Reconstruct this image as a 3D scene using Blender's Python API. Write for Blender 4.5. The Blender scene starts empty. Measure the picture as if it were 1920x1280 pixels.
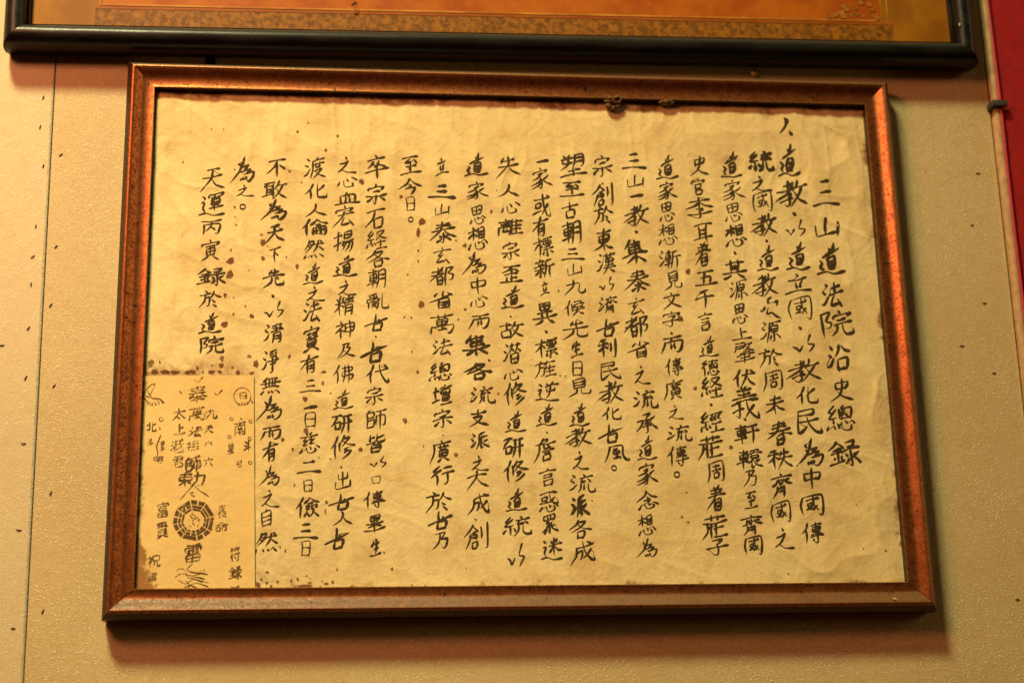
import bpy, bmesh, math, random
import numpy as np
from mathutils import Matrix, Vector

random.seed(7)
R = math.radians
SC = bpy.context.scene
COL = SC.collection

# ------------------------------------------------------------------ camera
cd = bpy.data.cameras.new('camera')
cam = bpy.data.objects.new('camera', cd)
COL.objects.link(cam)
cam.location = (-0.187140, -1.528980, -0.449028)
cam.rotation_euler = (1.84638927, 0.0220607135, -0.106702664)
cd.sensor_width = 36.0
cd.lens = 36.0 * 2976.72861 / 1920.0
cd.clip_start = 0.05
cd.clip_end = 60
cd.dof.use_dof = True
cd.dof.focus_distance = 1.585
cd.dof.aperture_fstop = 3.2
SC.camera = cam

# ------------------------------------------------------------------ room light
W = bpy.data.worlds.new('World')
SC.world = W
W.use_nodes = True
nt = W.node_tree
nt.nodes.clear()
wo = nt.nodes.new('ShaderNodeOutputWorld')
bg = nt.nodes.new('ShaderNodeBackground')
tc = nt.nodes.new('ShaderNodeTexCoord')
sx = nt.nodes.new('ShaderNodeSeparateXYZ')
nt.links.new(tc.outputs['Generated'], sx.inputs[0])
ab = nt.nodes.new('ShaderNodeMath'); ab.operation = 'ABSOLUTE'
nt.links.new(sx.outputs['X'], ab.inputs[0])
rz = nt.nodes.new('ShaderNodeValToRGB')          # by height: floor, eye level, ceiling
mz = nt.nodes.new('ShaderNodeMapRange')
mz.inputs['From Min'].default_value = -1; mz.inputs['From Max'].default_value = 1
nt.links.new(sx.outputs['Z'], mz.inputs['Value'])
nt.links.new(mz.outputs[0], rz.inputs[0])
e = rz.color_ramp.elements
e[0].position = 0.0; e[0].color = (0.05, 0.006, 0.001, 1)
e[1].position = 1.0; e[1].color = (0.16, 0.125, 0.045, 1)
for p, c in ((0.34, (0.13, 0.026, 0.008, 1)), (0.52, (0.20, 0.10, 0.034, 1)), (0.72, (0.17, 0.115, 0.042, 1))):
    k = e.new(p); k.color = c
rx = nt.nodes.new('ShaderNodeValToRGB')          # the lit red hall to either side
nt.links.new(ab.outputs[0], rx.inputs[0])
e = rx.color_ramp.elements
e[0].position = 0.30; e[0].color = (0.45, 0.45, 0.45, 1)
e[1].position = 0.72; e[1].color = (2.0, 1.5, 1.0, 1)
mm = nt.nodes.new('ShaderNodeMix'); mm.data_type = 'RGBA'; mm.blend_type = 'MULTIPLY'
mm.inputs[0].default_value = 1.0
nt.links.new(rz.outputs[0], mm.inputs[6]); nt.links.new(rx.outputs[0], mm.inputs[7])
# bright side lobes added to the environment to put gold reflections on the rails


def wr(sock, a, b, c=0.0, d=1.0):
    x = nt.nodes.new('ShaderNodeMapRange'); x.interpolation_type = 'SMOOTHSTEP'
    for k, q in zip(('From Min', 'From Max', 'To Min', 'To Max'), (a, b, c, d)): x.inputs[k].default_value = q
    nt.links.new(sock, x.inputs['Value']); return x.outputs[0]


def wm(a, b):
    x = nt.nodes.new('ShaderNodeMath'); x.operation = 'MULTIPLY'
    nt.links.new(a, x.inputs[0]); nt.links.new(b, x.inputs[1]); return x.outputs[0]


def glow(last, sock, x0, x1, x2, x3, c):
    d = wm(wm(wr(sock, x0, x1), wr(sock, x2, x3, 1, 0)), wm(wr(sx.outputs['Z'], .08, .20), wr(sx.outputs['Z'], .45, .58, 1, 0)))
    ad = nt.nodes.new('ShaderNodeMix'); ad.data_type = 'RGBA'; ad.blend_type = 'ADD'
    nt.links.new(d, ad.inputs[0]); nt.links.new(last, ad.inputs[6]); ad.inputs[7].default_value = c
    return ad.outputs[2]


neg = nt.nodes.new('ShaderNodeMath'); neg.operation = 'MULTIPLY'; neg.inputs[1].default_value = -1
nt.links.new(sx.outputs['X'], neg.inputs[0])
hall = glow(mm.outputs[2], sx.outputs['X'], .66, .74, .84, .90, (10.0, 6.2, 2.7, 1))
hall = glow(hall, neg.outputs[0], .50, .62, .72, .84, (1.6, 0.9, 0.4, 1))
nt.links.new(hall, bg.inputs['Color'])
bg.inputs['Strength'].default_value = 0.21
nt.links.new(bg.outputs[0], wo.inputs['Surface'])


def area(name, loc, target, size, sizey, power, color, spread=180):
    ld = bpy.data.lights.new(name, 'AREA')
    ld.shape = 'RECTANGLE'; ld.size = size; ld.size_y = sizey
    ld.energy = power; ld.color = color; ld.spread = R(spread)
    o = bpy.data.objects.new(name, ld); COL.objects.link(o)
    o.location = loc
    o.rotation_euler = (Vector(target) - Vector(loc)).to_track_quat('-Z', 'Y').to_euler()
    return o


# warm hall lamp high on the left, and the red temple lamp lower down
area('hall_lamp', (-0.95, -1.60, 2.35), (-0.30, 0, -0.24), 0.50, 0.40, 27, (1.0, 0.90, 0.47), 84)
area('red_lamp', (-1.00, -1.20, 0.78), (-0.2, 0, 0), 0.42, 0.34, 16, (1.0, 0.31, 0.15), 180)

SC.view_settings.view_transform = 'Standard'
SC.view_settings.look = 'None'
SC.view_settings.exposure = 0
SC.view_settings.gamma = 1
SC.view_settings.use_curve_mapping = False
SC.render.engine = 'CYCLES'


# ------------------------------------------------------------------ helpers
def tag(o, label=None, cat=None, group=None, kind=None):
    if label: o['label'] = label
    if cat: o['category'] = cat
    if group: o['group'] = group
    if kind: o['kind'] = kind
    return o


def thing(name, label, cat, loc=(0, 0, 0), group=None):
    o = bpy.data.objects.new(name, None)
    o.empty_display_size = 0.02
    COL.objects.link(o); o.location = loc
    return tag(o, label, cat, group)


def mesh(name, verts, faces, mat, parent=None, smooth=None):
    me = bpy.data.meshes.new(name)
    me.from_pydata([tuple(map(float, v)) for v in verts], [], [tuple(map(int, f)) for f in faces])
    me.materials.append(mat)
    if smooth is not None:
        for p in me.polygons: p.use_smooth = True
        me.set_sharp_from_angle(angle=R(smooth))
    me.update()
    o = bpy.data.objects.new(name, me); COL.objects.link(o)
    if parent:
        o.parent = parent
        o.matrix_parent_inverse = Matrix.Translation(-world_loc(parent))
    return o


def world_loc(o):
    return o.location.copy() if o.type == 'EMPTY' else Vector((0, 0, 0))


def box_data(x0, x1, y0, y1, z0, z1, bev=0.0):
    bm = bmesh.new()
    bmesh.ops.create_cube(bm, size=1)
    for v in bm.verts:
        v.co = Vector(((x0 + x1) / 2 + v.co.x * (x1 - x0), (y0 + y1) / 2 + v.co.y * (y1 - y0), (z0 + z1) / 2 + v.co.z * (z1 - z0)))
    if bev: bmesh.ops.bevel(bm, geom=bm.edges[:], offset=bev, segments=2, affect='EDGES', profile=0.5)
    V = [v.co.copy() for v in bm.verts]; bm.verts.index_update()
    F = [[v.index for v in f.verts] for f in bm.faces]
    bm.free()
    return V, F


class Acc:
    def __init__(s): s.v = []; s.f = []
    def add(s, V, F):
        n = len(s.v); s.v += list(V); s.f += [[i + n for i in f] for f in F]


def tube_data(path, r, n=10):
    V = []; F = []
    P = [Vector(p) for p in path]
    for i, p in enumerate(P):
        d = (P[min(i + 1, len(P) - 1)] - P[max(i - 1, 0)]).normalized()
        a = d.orthogonal().normalized() if i == 0 else (a - d * a.dot(d)).normalized()
        b = d.cross(a)
        rr = r[i] if isinstance(r, (list, tuple)) else r
        for k in range(n):
            t = 2 * math.pi * k / n
            V.append(p + (a * math.cos(t) + b * math.sin(t)) * rr)
    for i in range(len(P) - 1):
        for k in range(n):
            F.append([i * n + k, i * n + (k + 1) % n, (i + 1) * n + (k + 1) % n, (i + 1) * n + k])
    F.append(list(range(n))[::-1]); F.append([(len(P) - 1) * n + k for k in range(n)])
    return V, F


# ------------------------------------------------------------------ materials
class M:
    def __init__(s, name):
        s.m = bpy.data.materials.new(name); s.m.use_nodes = True
        s.t = s.m.node_tree; s.b = s.t.nodes['Principled BSDF']
        s.tc = s.t.nodes.new('ShaderNodeTexCoord')
    def n(s, typ, **kw):
        x = s.t.nodes.new(typ)
        for k, v in kw.items(): setattr(x, k, v)
        return x
    def l(s, a, b): s.t.links.new(a, b)
    def map(s, sc=(1, 1, 1), rot=(0, 0, 0)):
        x = s.n('ShaderNodeMapping'); x.inputs['Scale'].default_value = sc; x.inputs['Rotation'].default_value = rot
        s.l(s.tc.outputs['Object'], x.inputs['Vector']); return x.outputs[0]
    def noise(s, scale, detail=3, rough=0.55, sc=(1, 1, 1), rot=(0, 0, 0), dist=0):
        x = s.n('ShaderNodeTexNoise'); x.inputs['Scale'].default_value = scale
        x.inputs['Detail'].default_value = detail; x.inputs['Roughness'].default_value = rough
        x.inputs['Distortion'].default_value = dist
        s.l(s.map(sc, rot), x.inputs['Vector']); return x.outputs['Fac']
    def vor(s, scale, feature='F1', out='Distance', sc=(1, 1, 1)):
        x = s.n('ShaderNodeTexVoronoi', feature=feature); x.inputs['Scale'].default_value = scale
        s.l(s.map(sc), x.inputs['Vector']); return x.outputs[out]
    def rng(s, v, a, b, c=0.0, d=1.0):
        x = s.n('ShaderNodeMapRange'); x.interpolation_type = 'SMOOTHSTEP'
        for k, q in zip(('From Min', 'From Max', 'To Min', 'To Max'), (a, b, c, d)): x.inputs[k].default_value = q
        s.l(v, x.inputs['Value']); return x.outputs[0]
    def math(s, op, a, b):
        x = s.n('ShaderNodeMath', operation=op)
        for i, v in enumerate((a, b)):
            if isinstance(v, (int, float)): x.inputs[i].default_value = v
            else: s.l(v, x.inputs[i])
        return x.outputs[0]
    def mix(s, fac, a, b, mode='MIX'):
        x = s.n('ShaderNodeMix', data_type='RGBA', blend_type=mode)
        for i, v in ((0, fac), (6, a), (7, b)):
            if isinstance(v, (int, float)): x.inputs[i].default_value = v
            elif isinstance(v, tuple): x.inputs[i].default_value = (v + (1,))[:4]
            else: s.l(v, x.inputs[i])
        return x.outputs[2]
    def col(s, v):
        if isinstance(v, tuple): s.b.inputs['Base Color'].default_value = (v + (1,))[:4]
        else: s.l(v, s.b.inputs['Base Color'])
    def rough(s, v):
        if isinstance(v, (int, float)): s.b.inputs['Roughness'].default_value = v
        else: s.l(v, s.b.inputs['Roughness'])
    def bump(s, h, dist, strength=1.0, prev=None):
        x = s.n('ShaderNodeBump'); x.inputs['Distance'].default_value = dist; x.inputs['Strength'].default_value = strength
        s.l(h, x.inputs['Height'])
        if prev is not None: s.l(prev, x.inputs['Normal'])
        return x.outputs[0]
    def nrm(s, v): s.l(v, s.b.inputs['Normal'])


def plain(name, c, rough=0.5, metal=0.0, var=0.15, scale=300, bump=0.0):
    m = M(name)
    f = m.noise(scale, 4)
    d = tuple(q * (1 - var) for q in c); u = tuple(min(1, q * (1 + var)) for q in c)
    m.col(m.mix(m.rng(f, .3, .7), d, u)); m.rough(rough); m.b.inputs['Metallic'].default_value = metal
    if bump: m.nrm(m.bump(f, bump))
    return m.m


def wall_material(name, c1, c2, glint):
    m = M(name)
    big = m.noise(5, 3); mid = m.noise(60, 4); fine = m.noise(560, 3, .65)
    c = m.mix(m.rng(big, .3, .7), c1, c2)
    c = m.mix(m.rng(mid, .45, .75, 0, .35), c, tuple(q * k for q, k in zip(c1, (.90, .80, .66))))
    c = m.mix(m.rng(fine, .38, .64, 0, .50 * glint), c, tuple(q * k for q, k in zip(c1, (.80, .66, .48))))
    c = m.mix(m.rng(m.noise(800, 1), .62, .74, 0, .35 * glint), c, (.62, .30, .15))     # reddish flecks in the lacquer
    grit = m.vor(430)                                        # tiny raised lacquer beads
    bead = m.rng(grit, .12, .42, 1, 0)
    keep = m.rng(m.noise(230, 2), .44, .58)
    patch = m.rng(m.noise(14, 4), .28, .58)
    bead = m.math('MULTIPLY', m.math('MULTIPLY', bead, keep), patch)
    c = m.mix(m.math('MULTIPLY', bead, .95 * glint), c, (.97, .88, .66))
    m.col(c)
    m.rough(m.rng(bead, .1, .9, .55, .20))
    m.b.inputs['Specular IOR Level'].default_value = .45
    n1 = m.bump(fine, .0003 * glint)
    n2 = m.bump(bead, .00045 * glint, 1.0, n1)
    m.nrm(m.bump(m.noise(150, 2), .0002, 1.0, n2))
    return m.m


MAT = {}
MAT['wall'] = wall_material('beige_lacquered_panel', (.52, .425, .215), (.57, .475, .25), .85)
MAT['wall_pale'] = wall_material('pale_lacquered_panel', (.56, .485, .285), (.60, .525, .325), .5)
MAT['backing'] = plain('dark_backing', (.035, .025, .018), .9)
MAT['joint'] = plain('grey_bead', (.40, .40, .27), .45, 0, .25, 400)
MAT['red'] = plain('red_paint', (.30, .0004, .003), .9, 0, .12, 90, .0006)
MAT['trim'] = plain('cream_trim', (.52, .34, .17), .5, 0, .2, 120, .0004)
MAT['cable'] = plain('red_cable', (.46, .020, .045), .42, 0, .10, 200)
MAT['clip'] = plain('dark_clip', (.035, .033, .026), .6, 0, .35, 500, .0005)
MAT['tack'] = plain('dark_tack', (.020, .013, .009), .5, .2, .3, 800)
MAT['brass'] = plain('old_brass', (.85, .55, .26), .38, .55, .30, 900, .0003)
MAT['iron'] = plain('dark_iron', (.02, .015, .012), .5, .5, .3, 900)


def up_sheen(m, amount=.70):
    """mask for a grey-green tint that paints reflected light onto faces turned up"""
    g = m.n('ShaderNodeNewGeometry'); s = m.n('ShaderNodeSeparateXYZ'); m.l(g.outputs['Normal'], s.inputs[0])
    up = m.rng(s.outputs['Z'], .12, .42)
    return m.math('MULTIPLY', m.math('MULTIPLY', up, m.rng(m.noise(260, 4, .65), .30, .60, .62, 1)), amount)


def copper_material():
    m = M('speckled_copper_lacquer')
    n = m.noise(140, 4, .6); f = m.noise(430, 3, .7); s2 = m.noise(230, 4, .7); w = m.noise(28, 5, .6)
    c = m.mix(m.rng(n, .3, .7), (.27, .078, .022), (.37, .128, .036))
    c = m.mix(m.rng(w, .45, .75, 0, .5), c, (.15, .050, .016))
    c = m.mix(m.rng(f, .50, .64, 0, .80), c, (.085, .028, .010))
    c = m.mix(m.rng(s2, .58, .66, 0, .88), c, (.030, .013, .008))
    gold = m.rng(m.noise(800, 1), .72, .80, 0, .8)
    c = m.mix(gold, c, (.95, .62, .22))
    d = up_sheen(m)
    c = m.mix(d, c, m.mix(m.rng(w, .35, .65), (.058, .047, .015), (.100, .080, .026)))  # olive tint paints in the lamp's reflection on upward faces
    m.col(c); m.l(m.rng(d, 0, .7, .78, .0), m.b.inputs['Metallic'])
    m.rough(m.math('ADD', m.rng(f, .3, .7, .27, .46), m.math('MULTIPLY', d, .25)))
    m.nrm(m.bump(m.noise(600, 3, .6), .00009))
    return m.m


MAT['copper'] = copper_material()
mo = M('worn_shaded_edge')  # near-black base paints shade into the side faces, under worn flecks
f = mo.noise(700, 3, .6)
dd = up_sheen(mo, .75)
mo.col(mo.mix(dd, mo.mix(mo.rng(f, .5, .72), (.030, .012, .008), (.14, .05, .02)), (.22, .20, .12))); mo.rough(.38); mo.b.inputs['Metallic'].default_value = .45  # grey tint paints the light caught by the top bevel
mo.nrm(mo.bump(f, .0003))
MAT['edge'] = mo.m
mg = M('worn_gilt_edge')
mg.col(mg.mix(mg.rng(mg.noise(600, 3), .4, .7), (.60, .33, .10), (.20, .08, .025))); mg.rough(.32); mg.b.inputs['Metallic'].default_value = .8
MAT['gilt'] = mg.m


def paper_material():
    m = M('aged_rice_paper')
    big = m.noise(7, 4, .6); mid = m.noise(26, 5, .62, dist=.6); fine = m.noise(420, 3, .6); fib = m.noise(160, 3, .6, sc=(1, 1, .09))
    c = m.mix(m.rng(big, .3, .7), (.69, .57, .275), (.76, .655, .345))
    c = m.mix(m.rng(mid, .42, .74, 0, .62), c, (.55, .385, .155))
    c = m.mix(m.rng(fib, .45, .75, 0, .22), c, (.60, .42, .18))
    c = m.mix(m.rng(fine, .4, .75, 0, .20), c, (.50, .34, .14))
    # wavering brown border along the sheet's edges, stronger in the upper corners
    s = m.n('ShaderNodeSeparateXYZ'); m.l(m.tc.outputs['Object'], s.inputs[0])
    ax = m.math('ABSOLUTE', s.outputs['X'], 0); az = s.outputs['Z']
    ex = m.math('SUBTRACT', .381, ax); top = m.math('SUBTRACT', .2575, az); bot = m.math('ADD', az, .2575)
    wob = m.rng(m.noise(38, 5, .65), .25, .75, -.013, .013)
    d = m.math('MINIMUM', m.math('MULTIPLY', ex, 1.35), m.math('MINIMUM', top, m.math('ADD', bot, .006)))
    cor = m.math('MULTIPLY', m.math('ADD', ex, top), .40)
    d = m.math('ADD', m.math('MINIMUM', d, cor), wob)
    c = m.mix(m.rng(d, -.004, .0065, .85, 0), c, (.20, .085, .028))
    # brown dirt run along the lower left, where the slip was stuck on
    lx = m.rng(s.outputs['X'], -.30, -.17, 1, 0)
    lz = m.rng(az, -.258, -.205, 1, 0)
    dirt = m.math('MULTIPLY', m.math('MULTIPLY', lx, lz), m.rng(m.noise(120, 5, .7), .40, .62))
    c = m.mix(m.math('MULTIPLY', dirt, .6), c, (.22, .14, .08))
    band = m.math('MULTIPLY', m.rng(s.outputs['X'], -.30, -.255, 1, 0), m.math('MULTIPLY', m.rng(az, -.047, -.020, 1, 0), m.rng(az, -.075, -.058, 0, 1)))
    band = m.math('MULTIPLY', band, m.rng(m.noise(75, 5, .7), .36, .64))
    c = m.mix(m.math('MULTIPLY', band, .75), c, (.30, .14, .055))
    m.col(c); m.rough(.85); m.b.inputs['Specular IOR Level'].default_value = .2
    n1 = m.bump(m.noise(60, 4, .55, dist=1.2), .0008)
    m.nrm(m.bump(m.noise(260, 3), .0003, 1, n1))
    return m.m


MAT['paper'] = paper_material()


def slip_material():
    m = M('yellow_talisman_paper')
    big = m.noise(16, 4, .6); fine = m.noise(500, 3, .6)
    c = m.mix(m.rng(big, .3, .7), (.72, .53, .205), (.78, .61, .265))
    c = m.mix(m.rng(fine, .4, .75, 0, .2), c, (.55, .32, .09))
    s = m.n('ShaderNodeSeparateXYZ'); m.l(m.tc.outputs['Object'], s.inputs[0])
    wob = m.rng(m.noise(45, 5, .65), .25, .75, -.012, .012)
    ex = m.math('ADD', s.outputs['X'], .3775)
    low = m.rng(s.outputs['Z'], -.258, -.165, .016, -.004)
    d = m.math('ADD', m.math('SUBTRACT', ex, low), wob)
    c = m.mix(m.rng(d, -.004, .0035, .85, 0), c, (.26, .10, .025))
    m.col(c); m.rough(.8); m.b.inputs['Specular IOR Level'].default_value = .2
    m.nrm(m.bump(m.noise(90, 3), .0006))
    return m.m


MAT['slip'] = slip_material()


def ink_material(name, c1, c2, wear=0.0, soft=False):
    m = M(name)
    f = m.noise(500, 4, .65)
    m.col(m.mix(m.rng(f, .35, .72), c1, c2)); m.rough(.75); m.b.inputs['Specular IOR Level'].default_value = .15
    if wear:
        out = m.t.nodes['Material Output']
        tr = m.n('ShaderNodeBsdfTransparent'); mx = m.n('ShaderNodeMixShader')
        g = m.math('MULTIPLY', m.rng(m.noise(600, 3, .7), .42, .56), 1.0)
        h = m.rng(m.noise(55, 3), .40, .64)
        g = m.math('MULTIPLY', g, m.math('MULTIPLY', h, wear))
        if soft:
            av = m.n('ShaderNodeAttribute'); av.attribute_name = 'soft'
            g = m.math('SUBTRACT', 1.0, m.math('MULTIPLY', m.math('SUBTRACT', 1.0, g), m.rng(av.outputs['Fac'], 0, .9, 0, .92)))
        m.l(g, mx.inputs[0]); m.l(m.b.outputs[0], mx.inputs[1]); m.l(tr.outputs[0], mx.inputs[2])
        m.l(mx.outputs[0], out.inputs['Surface'])
    return m.m


MAT['ink'] = ink_material('brush_ink', (.032, .024, .011), (.080, .058, .025))
MAT['print_ink'] = ink_material('worn_stamp_ink', (.085, .050, .023), (.15, .092, .042), .88)
MAT['stain'] = ink_material('rust_brown_stain', (.135, .050, .016), (.25, .112, .038), .55, True)

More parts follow.
